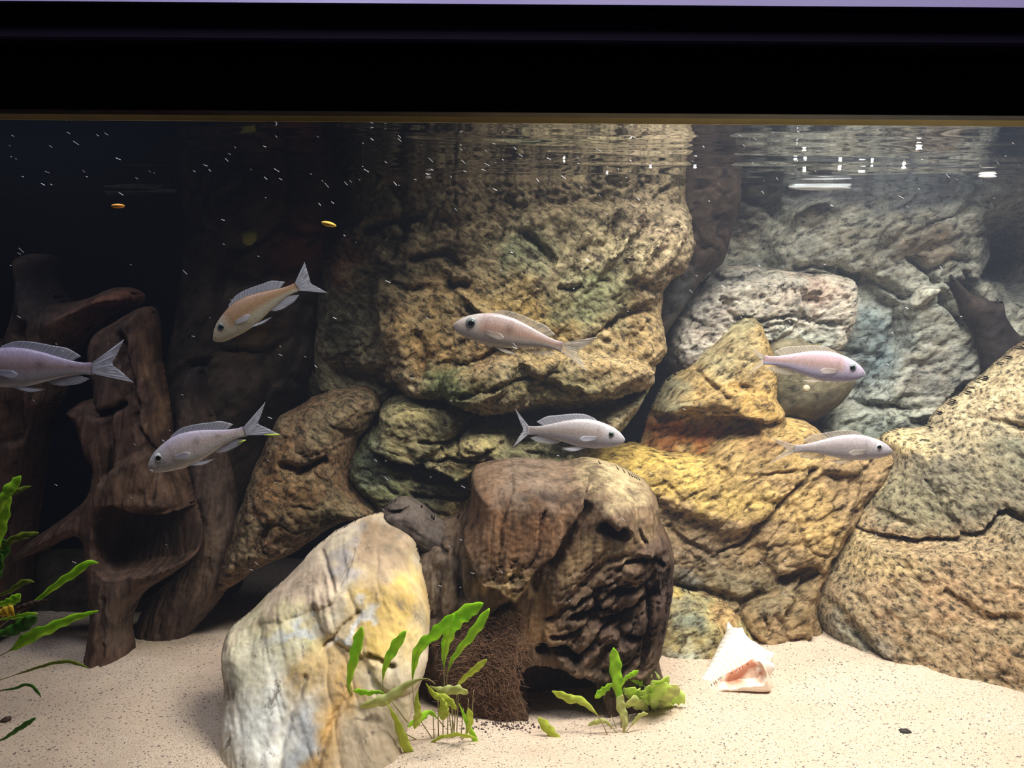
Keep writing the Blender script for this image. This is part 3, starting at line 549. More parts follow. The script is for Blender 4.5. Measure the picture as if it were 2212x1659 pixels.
# foreground pale rock
rock('large smooth pale rock streaked yellow and white, leaning in the foreground left of the stump', name='boulder',
     outline=[(486,1385),(508,1342),(560,1298),(610,1252),(640,1222),(700,1162),(760,1124),(818,1106),(862,1118),(892,1150),(908,1195),(920,1240),(930,1310),(930,1390),(920,1450),(895,1520),(880,1600),(880,1760),(490,1760),(478,1640),(486,1560),(488,1480),(484,1430)],
     y=0.225, T=0.045, R=90, back=0.15, mat=M_pale, step=2.6, seed=71, kz=0.75, zref=-0.33, ragged=0.002,
     plates=[([(700,1290),(760,1240),(850,1240),(905,1270),(925,1340),(915,1460),(850,1480),(790,1400),(720,1350)], 0.008, 50), ([(470,1372),(560,1298),(700,1162),(760,1200),(700,1290),(560,1340)], 0.006, 40)],
     cracks=[([(700,1200),(720,1230),(728,1255)], 5, 0.006), ([(760,1185),(750,1220),(740,1240)], 4, 0.004), ([(780,1310),(740,1350),(700,1390)], 6, 0.004), ([(800,1405),(830,1420),(850,1425)], 6, 0.006), ([(690,1660),(720,1560),(760,1480)], 8, 0.005), ([(600,1659),(620,1560),(660,1450)], 8, 0.004)],
     noise=[('fbm', 0.0048, 13, -70, 2), ('ridge', 0.0021, 26, -70, 4)], rough=[('fbm', 0.00125, 60, -75, 3), ('fbm', 0.00064, 220)],
     tint=(0.56, 0.48, 0.36), patches=[(640, 1280, 110, 60, 35, (0.50, 0.39, 0.30)), (840, 1320, 85, 100, 0, (0.62, 0.42, 0.11)), (830, 1180, 90, 60, 0, (0.36, 0.26, 0.17)), (690, 1400, 70, 60, 40, (0.58, 0.42, 0.20)), (600, 1380, 110, 60, 20, (0.66, 0.62, 0.34)), (570, 1560, 75, 150, 0, (0.78, 0.80, 0.78)), (730, 1540, 50, 130, -10, (0.64, 0.42, 0.18)), (650, 1620, 36, 80, 0, (0.55, 0.58, 0.62)), (800, 1620, 70, 90, 0, (0.52, 0.42, 0.30)), (540, 1430, 60, 60, 0, (0.60, 0.58, 0.45)), (770, 1340, 14, 70, -45, (0.66, 0.66, 0.66)), (750,1210,30,50,0,(0.36,0.33,0.32)), (640,1345,80,14,15,(0.62,0.66,0.68)), (870,1140,50,30,0,(0.2,0.17,0.13))])

# ---------------------------------------------------------------- stump
st = relief('stump', y=0.305, T=0.075, R=60, back=0.4, mat=M_wood, step=2.8, seed=83, kz=0.12, ragged=0.002,
     outline=[(1020,1012),(1045,999),(1110,990),(1170,992),(1215,997),(1270,989),(1330,1003),(1385,1028),(1412,1062),(1422,1110),(1445,1158),(1447,1200),(1440,1270),(1428,1330),(1418,1390),(1426,1440),(1438,1490),(1400,1500),(1360,1520),(1312,1548),(1230,1556),(1150,1556),(1100,1560),(1010,1555),(950,1530),(925,1470),(910,1400),(900,1325),(890,1270),(888,1220),(898,1180),(925,1150),(955,1122),(990,1108),(1012,1070),(1018,1040)],
     plates=[([(1000,1000),(1100,975),(1200,985),(1285,985),(1255,1060),(1205,1150),(1165,1200),(1120,1262),(1105,1262),(1060,1240),(1022,1210),(1008,1150),(1012,1080)], 0.022, 14),
             ([(1255,1080),(1290,1040),(1400,1020),(1440,1150),(1440,1180),(1340,1170),(1250,1230),(1200,1290),(1180,1260),(1210,1170)], 0.008, 24),
             ([(1135,1435),(1190,1425),(1250,1445),(1290,1490),(1310,1580),(1160,1590),(1145,1500)], -0.060, 12),
             ([(1180,1330),(1290,1230),(1400,1160),(1460,1200),(1450,1400),(1330,1450),(1230,1430)], 0.012, 30)],
     cracks=[([(1300,1118),(1325,1135),(1345,1128)], 9, 0.030), ([(1150,1250),(1200,1180),(1240,1110),(1262,1075)], 8, 0.010), ([(1230,1310),(1270,1305),(1315,1300)], 6, 0.016),
             ([(1175,1390),(1210,1380),(1240,1400)], 7, 0.018), ([(1180,1320),(1215,1290),(1240,1285),(1290,1240)], 6, 0.008), ([(1190,1352),(1230,1345),(1262,1330)], 4, 0.006), ([(1240,1400),(1290,1350),(1350,1300),(1410,1260)], 5, 0.012),
             ([(1300,1225),(1330,1205),(1370,1180)], 7, 0.006), ([(1280,1420),(1300,1385),(1320,1372)], 8, 0.008), ([(1350,1190),(1400,1190),(1430,1210)], 5, 0.010), ([(1170,1080),(1165,1140),(1150,1190)], 3, 0.004), ([(1105,1020),(1090,1100),(1075,1180)], 3, 0.003),
             ([(1360,1040),(1375,1090),(1385,1150)], 3, 0.004), ([(1390,1250),(1395,1330),(1380,1430)], 5, 0.010), ([(1100,1290),(1060,1330),(1040,1400)], 8, 0.008), ([(950,1130),(945,1170),(960,1190)], 7, 0.012),
             ([(1000,1120),(985,1200),(1000,1280)], 8, 0.010)],
     bumps=[(1330, 1110, 40, 24, -30, 0.014), (1050, 1420, 70, 90, 0, 0.014), (1350, 1200, 50, 25, 35, 0.012)],
     noise=[('fbm', 0.006, 16, 80, 2.5)], rough=[('ridge', 0.0012, 70, 80, 6), ('fbm', 0.0016, 90, 75, 3), ('fbm', 0.0009, 260)],
     zones=[(1320, 1310, 100, 110, [('ridge', 0.016, 26, 40, 2.6), ('fbm', 0.006, 40, 40, 2), ('ridge', 0.006, 60, 35, 2)]), (1100, 1215, 80, 26, [('pit', 0.005, 110), ('fbm', 0.006, 50), ('fbm', 0.003, 110)]), (1420, 1250, 24, 150, [('ridge', 0.012, 30, 85, 5)]), (960, 1260, 50, 130, [('ridge', 0.010, 30, 80, 3)])],
     tint=(0.125, 0.08, 0.05), patches=[(1130, 1100, 120, 110, 0, (0.18, 0.095, 0.05)), (1150, 1030, 110, 50, 0, (0.16, 0.115, 0.085)), (1330, 1040, 90, 36, -20, (0.34, 0.27, 0.16)), (1300, 1170, 120, 40, 25, (0.26, 0.18, 0.10)), (1150, 1330, 60, 60, 0, (0.20, 0.12, 0.06)), (1340, 1340, 90, 90, 0, (0.10, 0.062, 0.045)), (1425, 1290, 50, 150, 0, (0.045, 0.026, 0.021)), (950, 1240, 60, 90, 0, (0.15, 0.11, 0.08)), (1050, 1440, 90, 90, 0, (0.15, 0.09, 0.06)), (1100, 1235, 70, 30, 0, (0.34, 0.23, 0.11)), (1230, 1490, 90, 60, 0, (0.03, 0.025, 0.02)), (1390,1490,50,50,0,(0.05,0.03,0.025))])  # near-black patch paints the shade inside the bottom cavity
tag(st, 'large dark brown waterlogged stump standing on the sand in the centre', 'driftwood')
relief('root_stub', outline=[(826,1102),(850,1078),(880,1074),(915,1092),(945,1118),(985,1140),(995,1180),(960,1200),(925,1190),(880,1160),(845,1140)], y=0.30, T=0.035, R=30, mat=M_drift, step=2.5, seed=85,
     noise=[('fbm', 0.0024, 40, -30, 3)], rough=[('ridge', 0.001, 90, -30, 5)], cracks=[([(830,1112),(870,1105),(910,1108)], 5, 0.008)], tint=(0.10, 0.08, 0.07), parent=st)
# left driftwood
dw = relief('driftwood_root', y=0.352, T=0.05, R=44, back=0.15, mat=M_drift, step=2.8, seed=91, kz=0.1, p=2.2,
     outline=[(318,660),(342,672),(350,720),(352,770),(366,850),(380,950),(402,1000),(425,1080),(440,1140),(432,1190),(392,1226),(332,1264),(303,1298),(288,1345),(294,1400),(286,1446),(240,1466),(186,1476),(191,1430),(208,1370),(216,1290),(206,1215),(200,1150),(158,1158),(110,1182),(62,1197),(64,1170),(120,1130),(180,1086),(212,1048),(221,1000),(200,960),(184,905),(163,884),(188,862),(226,848),(212,790),(218,722),(262,690)],
     plates=[([(222,1112),(262,1094),(330,1110),(424,1118),(430,1180),(385,1212),(300,1236),(240,1244),(212,1205)], -0.050, 16), ([(230,1100),(300,1080),(400,1090),(440,1130),(400,1010),(300,990),(230,1040)], 0.010, 24)],
     cracks=[([(270,720),(285,820),(300,900)], 9, 0.010), ([(235,880),(250,960),(240,1030)], 7, 0.008), ([(330,720),(340,820),(360,920)], 4, 0.006), ([(200,880),(230,890),(270,870)], 8, 0.012), ([(230,1290),(235,1370),(220,1440)], 4, 0.004), ([(300,900),(330,980),(350,1060)], 6, 0.006)],
     noise=[('fbm', 0.0036, 18, 80, 3), ('ridge', 0.0024, 40, 80, 5)], rough=[('ridge', 0.0011, 70, 80, 6), ('fbm', 0.00096, 160, 80, 3)],
     tint=(0.10, 0.058, 0.042), patches=[(335, 800, 26, 140, 5, (0.22, 0.13, 0.08)), (300, 1040, 90, 60, 0, (0.15, 0.09, 0.06)), (260, 1330, 50, 90, 0, (0.12, 0.085, 0.065)), (310, 1170, 110, 50, 0, (0.03, 0.02, 0.015)), (240, 800, 40, 80, 0, (0.08, 0.05, 0.04))])  # shade of the hollow is coloured in as a near-black patch
tag(dw, 'hollow dark driftwood root with a curved arm, standing on sand left of the pale rock', 'driftwood')
dw2 = relief('driftwood_log', y=0.402, T=0.04, R=50, back=0.4, mat=M_drift, step=3, seed=93, p=2.2,
     outline=[(410,800),(436,790),(450,830),(456,870),(476,930),(498,1000),(514,1080),(524,1150),(516,1230),(478,1295),(430,1352),(385,1412),(338,1436),(296,1428),(296,1360),(326,1290),(390,1230),(424,1180),(424,1100),(400,1010),(386,900),(394,830)],
     noise=[('fbm', 0.0036, 18, 80, 3), ('ridge', 0.0024, 40, 75, 5)], rough=[('ridge', 0.001, 70, 75, 6), ('fbm', 0.00096, 160)],
     tint=(0.09, 0.06, 0.048), patches=[(420, 690, 60, 200, 0, (0.02, 0.02, 0.022)), (440, 1200, 60, 120, 0, (0.16, 0.11, 0.08))])  # upper end darkened in the tint, imitating dim light
tag(dw2, 'bent dark driftwood trunk just behind the hollow driftwood root, its foot in the sand', 'driftwood')
dw3 = relief('driftwood_log', y=0.40, T=0.06, R=60, mat=M_drift, step=3.2, seed=95, p=2.2,
     outline=[(-90,760),(20,745),(52,690),(62,620),(60,555),(108,552),(118,610),(150,648),(205,640),(262,618),(304,634),(296,662),(236,684),(194,722),(158,770),(136,850),(108,905),(92,1000),(76,1120),(62,1230),(52,1330),(10,1370),(-90,1380)],
     cracks=[([(60,700),(50,820),(30,950)], 9, 0.012), ([(110,760),(80,880),(60,1000)], 7, 0.008), ([(0,800),(-10,1000),(0,1200)], 9, 0.01), ([(60,1020),(50,1120),(30,1240)], 6, 0.008)],
     noise=[('fbm', 0.0048, 16, 80, 3), ('ridge', 0.003, 34, 80, 5)], rough=[('ridge', 0.0011, 66, 80, 6), ('fbm', 0.00096, 160)],
     tint=(0.10, 0.06, 0.045), patches=[(240, 650, 70, 36, 15, (0.20, 0.09, 0.06)), (70, 620, 70, 100, 0, (0.025, 0.02, 0.02)), (90, 850, 30, 120, 10, (0.26, 0.17, 0.12)), (170,720,50,40,0,(0.2,0.1,0.07))])  # dark patch at the trunk top imitates its fading into shade
tag(dw3, 'thick driftwood trunk with a side branch at the left edge, behind the leftmost fish', 'driftwood')
# ---------------------------------------------------------------- generic small builders
def P_z(px, py, z):
    d = rays([(px, py)])[0]; return Vector(CAMN + d * ((z - CAMN[2]) / d[2]))
def tube_arrays(pts, rad, n=7):
    pts = [Vector(p) for p in pts]; V = []; Fc = []
    up = Vector((0.13, 0.97, 0.2))
    for i, p in enumerate(pts):
        t = (pts[min(i + 1, len(pts) - 1)] - pts[max(i - 1, 0)]).normalized()
        a = t.cross(up).normalized(); b_ = t.cross(a); r = rad[i] if hasattr(rad, '__len__') else rad
        for k in range(n):
            th = 2 * math.pi * k / n; V.append(p + (a * math.cos(th) + b_ * math.sin(th)) * r)
    for i in range(len(pts) - 1):
        for k in range(n):
            Fc.append((i * n + k, i * n + (k + 1) % n, (i + 1) * n + (k + 1) % n, (i + 1) * n + k))
    Fc.append(tuple(range(n))[::-1]); Fc.append(tuple((len(pts) - 1) * n + k for k in range(n)))
    return [tuple(v) for v in V], Fc
def ellipsoid(name, c, rx, ry, rz, mat, parent=None, n=16, lump=0.0, axes=None, seed=0):
    V = []; Fc = []; m = n // 2
    for i in range(m + 1):
        ph = math.pi * i / m
        for j in range(n):
            th = 2 * math.pi * j / n; V.append((math.sin(ph) * math.cos(th), math.sin(ph) * math.sin(th), math.cos(ph)))
    V = np.array(V)
    if lump: V = V * (1 + lump * fbm(V * 1.6 + seed * 7, 3, seed))[:, None]
    V = V * np.array([rx, ry, rz])
    if axes is not None: V = V @ np.array(axes)
    for i in range(m):
        for j in range(n): Fc.append((i * n + j, (i + 1) * n + j, (i + 1) * n + (j + 1) % n, i * n + (j + 1) % n))
    bmv = V + np.array(c)
    o = mesh_obj(name, bmv, Fc, mat, parent, origin=c); return o
def solid(o, th):
    m = o.modifiers.new('thickness', 'SOLIDIFY'); m.thickness = th; m.offset = 0; return o
def setcol(o, col, name='tint'):
    at = o.data.color_attributes.new(name, 'FLOAT_COLOR', 'POINT')
    at.data.foreach_set('color', np.concatenate([np.asarray(col, float), np.ones((len(col), 1))], 1).astype(np.float32).ravel())
def setval(o, val, name='ray'):
    at = o.data.attributes.new(name, 'FLOAT', 'POINT'); at.data.foreach_set('value', np.asarray(val, np.float32))

# ---------------------------------------------------------------- fish
m, nt, b = newmat('fish_skin'); at = nd(nt, 'ShaderNodeAttribute', attribute_name='tint'); v = coords(nt)
n1 = noise_n(nt, v, 700, 2, 0.5)
c = mixc(nt, at.outputs['Color'], ramp(nt, n1, [(0.35, (0.86,) * 3), (0.65, (1.12,) * 3)]), 1.0, 'MULTIPLY')
c = mixc(nt, c, (0.70, 0.68, 0.70), 1.0, 'MULTIPLY'); nt.links.new(c, b.inputs['Base Color']); b.inputs['Roughness'].default_value = 0.38; b.inputs['Specular IOR Level'].default_value = 0.45
t = nd(nt, 'ShaderNodeBsdfTranslucent'); nt.links.new(c, t.inputs[0]); mx = nd(nt, 'ShaderNodeMixShader'); mx.inputs[0].default_value = 0.25
nt.links.new(b.outputs[0], mx.inputs[1]); nt.links.new(t.outputs[0], mx.inputs[2]); nt.links.new(mx.outputs[0], nt.nodes['Material Output'].inputs[0]); M_fish = m
M_fin = thin_mat('fish_fin', (0.62, 0.66, 0.80), (0.75, 0.76, 0.86), trans=0.45, clear=0.52)
M_fin_warm = thin_mat('fish_fin_warm', (0.60, 0.55, 0.50), (0.70, 0.64, 0.58), trans=0.45, clear=0.66)
M_fintip = thin_mat('fish_fin_tip', (0.65, 0.80, 0.10), (0.7, 0.85, 0.15), trans=0.4)
M_iris = plain('fish_iris', (0.55, 0.60, 0.62), 0.25, 0.5); M_pupil = plain('fish_pupil', (0.004, 0.005, 0.006), 0.1, 0.6)
M_iris_dark = plain('fish_iris_dark', (0.16, 0.19, 0.20), 0.25, 0.5)
TT = np.array([0, .02, .06, .12, .20, .30, .40, .52, .64, .76, .86, .94, 1.0])
TOP = np.array([.006, .026, .054, .080, .100, .118, .122, .112, .090, .062, .042, .034, .037])
BOT = np.array([-.010, -.030, -.054, -.074, -.090, -.105, -.108, -.098, -.075, -.050, -.036, -.032, -.035])
WID = np.array([.004, .018, .033, .044, .056, .062, .062, .054, .041, .028, .018, .011, .006])
def make_fish(lab, nose, base, upper, notch, lower, y, dy=0.0, deep=1.0, arch=0.0, back=(0.42, 0.36, 0.42), mid=(0.60, 0.48, 0.44), belly=(0.78, 0.78, 0.80),
              fin=None, fin_h=1.0, pelvic=1.0, pect=True, eye=1.0, spots=(), gold=0.0, iris=None, tips=False, curve=0.0):
    fin = fin or M_fin; iris = iris or M_iris
    N = P(*nose, y); B = P(*base, y + dy); L = (N - B).length
    root = empty('cichlid', (N + B) / 2); tag(root, lab, 'fish', 'pale slender cichlids swimming in the tank')
    ex = (N - B).normalized(); ez = (Vector((0, 0, 1)) - ex * ex.z).normalized(); ey = ez.cross(ex)
    sgn = 1 if ey.y < 0 else -1                      # which local side faces the glass
    def W(t, yy, zz):                                # t from nose 0 to tail base 1, in body lengths
        zz = zz + arch * 4 * t * (1 - t); yy = yy + curve * (t - 0.5) ** 2 * 4 - curve * 0.0
        if curve: yy = yy - curve
        return N - ex * (t * L) + ey * (yy * L) + ez * (zz * L)
    # body: one closed skin
    nt_, nr = 54, 28; V = []; col = []
    ts = [(i / (nt_ - 1)) ** 1.15 for i in range(nt_)]
    for t in ts:
        tp = np.interp(t, TT, TOP) * deep; bt = np.interp(t, TT, BOT) * deep; wd = np.interp(t, TT, WID) * (0.9 + 0.1 * deep)
        cz = (tp + bt) / 2; hz = (tp - bt) / 2
        for k in range(nr):
            a = 2 * math.pi * k / nr; ca, sa = math.cos(a), math.sin(a)
            zz = cz + hz * sa; yy = wd * (abs(ca) ** 0.85) * (1 if ca >= 0 else -1) * (1 - 0.10 * max(0, sa) ** 2)
            if t < 0.035 and abs(sa) < 0.25: yy *= 0.9
            V.append(W(t, yy, zz)); f = sa
            c = np.array(mid, float)
            up = min(1, max(0, (f - 0.25) / 0.6)); dn = min(1, max(0, (-f - 0.05) / 0.5))
            c = c * (1 - up) + np.array(back) * up; c = c * (1 - dn) + np.array(belly) * dn
            if gold: g = gold * max(0, 1 - abs(f - 0.15) / 0.5) * min(1, max(0, (t - 0.15) * 6)) * (1 - t * 0.4); c = c * (1 - g) + np.array((0.62, 0.36, 0.16)) * g
            hd = min(1, max(0, (0.26 - t) / 0.05)); c = c * (1 - hd * 0.6) + (np.array(belly) * 0.9 + np.array(back) * 0.1) * hd * 0.6
            gl = math.exp(-((t - 0.265 - 0.03 * (1 - f * f)) / 0.010) ** 2) * (abs(f) < 0.75); c = c * (1 - 0.22 * gl)
            st = math.exp(-((f - 0.12) / 0.10) ** 2) * (0.3 < t < 0.95); c = c * (1 - 0.22 * st)
            for (s0, f0, r0) in spots: c = c * (1 - 0.5 * math.exp(-((t - s0) / r0) ** 2 - ((f - f0) / (r0 * 8)) ** 2))
            mo = math.exp(-((f + 0.1) / 0.12) ** 2) * (t < 0.05); c = c * (1 - 0.5 * mo)
            col.append(c)
    Fc = [(i * nr + k, (i + 1) * nr + k, (i + 1) * nr + (k + 1) % nr, i * nr + (k + 1) % nr) for i in range(nt_ - 1) for k in range(nr)]
    Fc += [tuple(range(nr))[::-1], tuple((nt_ - 1) * nr + k for k in range(nr))]
    if sgn < 0 or True:
        o = mesh_obj('body', [tuple(v) for v in V], Fc, M_fish, root); setcol(o, np.clip(col, 0, 1))
    # eyes
    te = 0.155; tp = np.interp(te, TT, TOP) * deep; we = np.interp(te, TT, WID)
    for s in (1, -1):
        r = 0.046 * L * eye; c0 = W(te, s * we * 0.80, tp * 0.34)
        ax = [tuple(ex), tuple(ey), tuple(ez)]
        e = ellipsoid('eye', tuple(c0), r, r * 0.42, r, iris, root, 18, axes=ax)
        q = W(te, s * (we * 0.80 + 0.012 * eye), tp * 0.34)
        ellipsoid('pupil', tuple(q), r * 0.60, r * 0.32, r * 0.60, M_pupil, e, 14, axes=ax)
    # fins as membranes with rays
    def membrane(name, rootpts, edgepts, mat, nu=26, nv=7, rays_=13, rag=0.0, parent=root, lab=None):
        A = smooth_poly(rootpts, 8, False); E = smooth_poly(edgepts, 8, False)
        A = A[np.linspace(0, len(A) - 1, nu).round().astype(int)]; E = E[np.linspace(0, len(E) - 1, nu).round().astype(int)]
        V = []; rv = []
        for i in range(nu):
            sc_ = 1 + (rag * math.sin(i * 2.4) if rag else 0)
            for j in range(nv):
                t = j / (nv - 1); p = A[i] + (E[i] - A[i]) * t * (sc_ if j == nv - 1 else 1)
                V.append(tuple(p)); rv.append(0.5 + 0.5 * math.cos(i / (nu - 1) * rays_ * 2 * math.pi) if True else 0)
        Fc = [(i * nv + j, (i + 1) * nv + j, (i + 1) * nv + j + 1, i * nv + j + 1) for i in range(nu - 1) for j in range(nv - 1)]
        o = mesh_obj(name, V, Fc, mat, parent); setval(o, rv); solid(o, 0.0004)
        if lab: o['label'] = lab
        return o
    def Lp(t, zz, yy=0.0): return np.array(W(t, yy, zz))
    tt = np.linspace(0.30, 0.84, 7)
    hs = np.array([.018, .040, .046, .048, .052, .062, .030]) * fin_h
    membrane('dorsal_fin', [Lp(t, np.interp(t, TT, TOP) * deep - .006) for t in tt],
             [Lp(t + 0.03 + 0.05 * i / 6, np.interp(t, TT, TOP) * deep + hs[i]) for i, t in enumerate(tt)], fin, nu=40, rays_=18)
    ta = np.linspace(0.64, 0.86, 5); ha = np.array([.02, .045, .052, .050, .026]) * fin_h
    af = membrane('anal_fin', [Lp(t, np.interp(t, TT, BOT) * deep + .006) for t in ta],
             [Lp(t + 0.04 + 0.07 * i / 4, np.interp(t, TT, BOT) * deep - ha[i]) for i, t in enumerate(ta)], fin, rays_=9)
    for s in (1, -1):
        b0 = np.interp(0.36, TT, BOT) * deep
        membrane('pelvic_fin', [Lp(0.36, b0 + .012, s * .022), Lp(0.40, b0 + .008, s * .022), Lp(0.43, b0 + .008, s * .020)],
                 [Lp(0.46, b0 - .020 * pelvic, s * .030), Lp(0.53, b0 - .034 * pelvic, s * .034), Lp(0.58 + .04 * pelvic, b0 - .022 * pelvic, s * .030)], fin, nu=14, nv=6, rays_=6)
        if pect:
            wp = np.interp(0.30, TT, WID)
            membrane('pectoral_fin', [Lp(0.295, .000, s * (wp + .002)), Lp(0.30, -.018, s * (wp + .002)), Lp(0.305, -.034, s * (wp + .001))],
                     [Lp(0.43, -.006, s * (wp + .018)), Lp(0.47, -.036, s * (wp + .020)), Lp(0.42, -.062, s * (wp + .016))], fin, nu=12, nv=6, rays_=6)
    # caudal fin in two lobes meeting at the notch
    yb = y + dy
    U_, Nn, Lw = [np.array(P(*q, yb)) for q in (upper, notch, lower)]; b1 = Lp(0.985, .036); b2 = Lp(0.985, -.034); bm = Lp(0.99, 0)
    def bow(a, b_, k): mid_ = (a + b_) / 2; return mid_ + k * (np.array(Nn) - mid_)
    cf = membrane('caudal_fin', [b1, (b1 + bm) / 2, bm, (bm + b2) / 2, b2], [U_, bow(U_, Nn, 0.0) * 0.75 + Nn * 0.25, Nn, bow(Lw, Nn, 0) * 0.75 + Nn * 0.25, Lw], fin, nu=44, nv=9, rays_=17, rag=0.012)
    if tips:
        q = Lw + (b2 - Lw) * 0.22
        o = mesh_obj('fin_tip', *tube_arrays([tuple(Lw + (Nn - Lw) * 0.02), tuple(q), tuple(Lw + (b2 - Lw) * 0.45)], [0.0006, 0.0009, 0.0004], 6), M_fintip, cf); o['label'] = 'yellow-green lower edge of the tail'
        a0 = Lp(0.97, np.interp(0.86, TT, BOT) * deep - .030); a1 = Lp(0.90, np.interp(0.86, TT, BOT) * deep - .040)
        o = mesh_obj('fin_tip', *tube_arrays([tuple(a0), tuple(a1)], [0.0005, 0.0009], 6), M_fintip, af); o['label'] = 'yellow-green tip of the anal fin'
    return root
make_fish('silvery fish cut off by the left edge, in front of the driftwood trunk', (-82, 800), (200, 797), (268, 733), (243, 786), (288, 826), 0.165, arch=0.010, deep=1.35, back=(0.60, 0.52, 0.72), mid=(0.62, 0.46, 0.46), belly=(0.90, 0.92, 1.0), spots=((.62, .2, .03), (.85, .2, .02)), fin_h=1.1)
make_fish('orange-brown fish diving left in front of the dark rear rocks, tail raised', (461, 735), (643, 620), (658, 566), (672, 612), (708, 633), 0.24, arch=0.045, deep=1.28, back=(0.62, 0.38, 0.24), mid=(0.66, 0.46, 0.28), belly=(0.80, 0.80, 0.62), gold=0.8, iris=M_iris_dark, fin_h=1.2, pelvic=0.8)
make_fish('silver fish with yellow-green fin tips facing down left before the hollow driftwood', (320, 1011), (530, 932), (573, 869), (558, 915), (604, 939), 0.175, arch=0.030, deep=1.38, back=(0.80, 0.74, 0.90), mid=(0.98, 0.84, 0.78), belly=(1.0, 1.0, 0.95), spots=((.55, .3, .03), (.75, .3, .03)), tips=True, fin_h=1.05)
make_fish('large-eyed pink-striped fish facing left before the tall ochre boulder', (980, 702), (1214, 750), (1290, 728), (1247, 762), (1270, 803), 0.195, arch=0.022, deep=1.32, back=(0.56, 0.48, 0.50), mid=(0.62, 0.42, 0.34), belly=(0.78, 0.76, 0.72), iris=M_iris_dark, eye=1.15, spots=((.97, .2, .02), (.5, .25, .04)), fin=M_fin_warm)
make_fish('pale fish facing right just above the stump top', (1350, 950), (1140, 930), (1112, 882), (1130, 928), (1108, 966), 0.215, arch=0.020, deep=1.30, back=(0.62, 0.60, 0.64), mid=(0.62, 0.54, 0.50), belly=(0.74, 0.74, 0.84), fin_h=1.1, pelvic=1.4, iris=M_iris_dark, eye=0.85)
make_fish('pinkish fish facing right over the smooth olive disc rock', (1869, 808), (1650, 778), (1623, 751), (1643, 778), (1619, 808), 0.27, arch=0.018, deep=1.26, back=(0.58, 0.44, 0.54), mid=(0.60, 0.43, 0.42), belly=(0.64, 0.64, 0.90), fin=M_fin_warm, iris=M_iris_dark, eye=0.95)
make_fish('pale grey-lilac fish facing right over the seam of the yellow ledge and huge boulder', (1927, 974), (1716, 970), (1664, 944), (1698, 971), (1661, 1001), 0.25, arch=0.024, deep=1.16, back=(0.60, 0.56, 0.62), mid=(0.64, 0.58, 0.58), belly=(0.76, 0.76, 0.84), fin=M_fin_warm, eye=0.85)

# ---------------------------------------------------------------- water plants
M_leaf = thin_mat('bright_leaf', (0.38, 0.78, 0.03), (0.62, 0.92, 0.08), trans=0.5, sc=90)
M_leaf_y = thin_mat('yellow_green_leaf', (0.58, 0.70, 0.08), (0.76, 0.84, 0.20), trans=0.5, sc=70)
M_leaf_p = thin_mat('pale_leaf', (0.62, 0.68, 0.24), (0.78, 0.82, 0.42), trans=0.5, sc=70)
M_leaf_l = thin_mat('lime_leaf', (0.64, 0.84, 0.18), (0.82, 0.94, 0.38), trans=0.5, sc=70)
M_leaf_d = thin_mat('dark_leaf', (0.05, 0.18, 0.02), (0.10, 0.30, 0.03), trans=0.3, sc=70)
M_leaf_o = thin_mat('olive_leaf', (0.16, 0.22, 0.02), (0.26, 0.34, 0.05), trans=0.3, sc=70)
M_dead = thin_mat('yellowed_leaf', (0.75, 0.50, 0.03), (0.85, 0.62, 0.06), trans=0.3, sc=60)
M_brown = plain('withered_brown', (0.07, 0.045, 0.035), 0.7, 0.2)
M_stalk = plain('olive_stalk', (0.28, 0.24, 0.10), 0.5, 0.3); M_root = plain('white_root', (0.75, 0.68, 0.52), 0.6, 0.2)
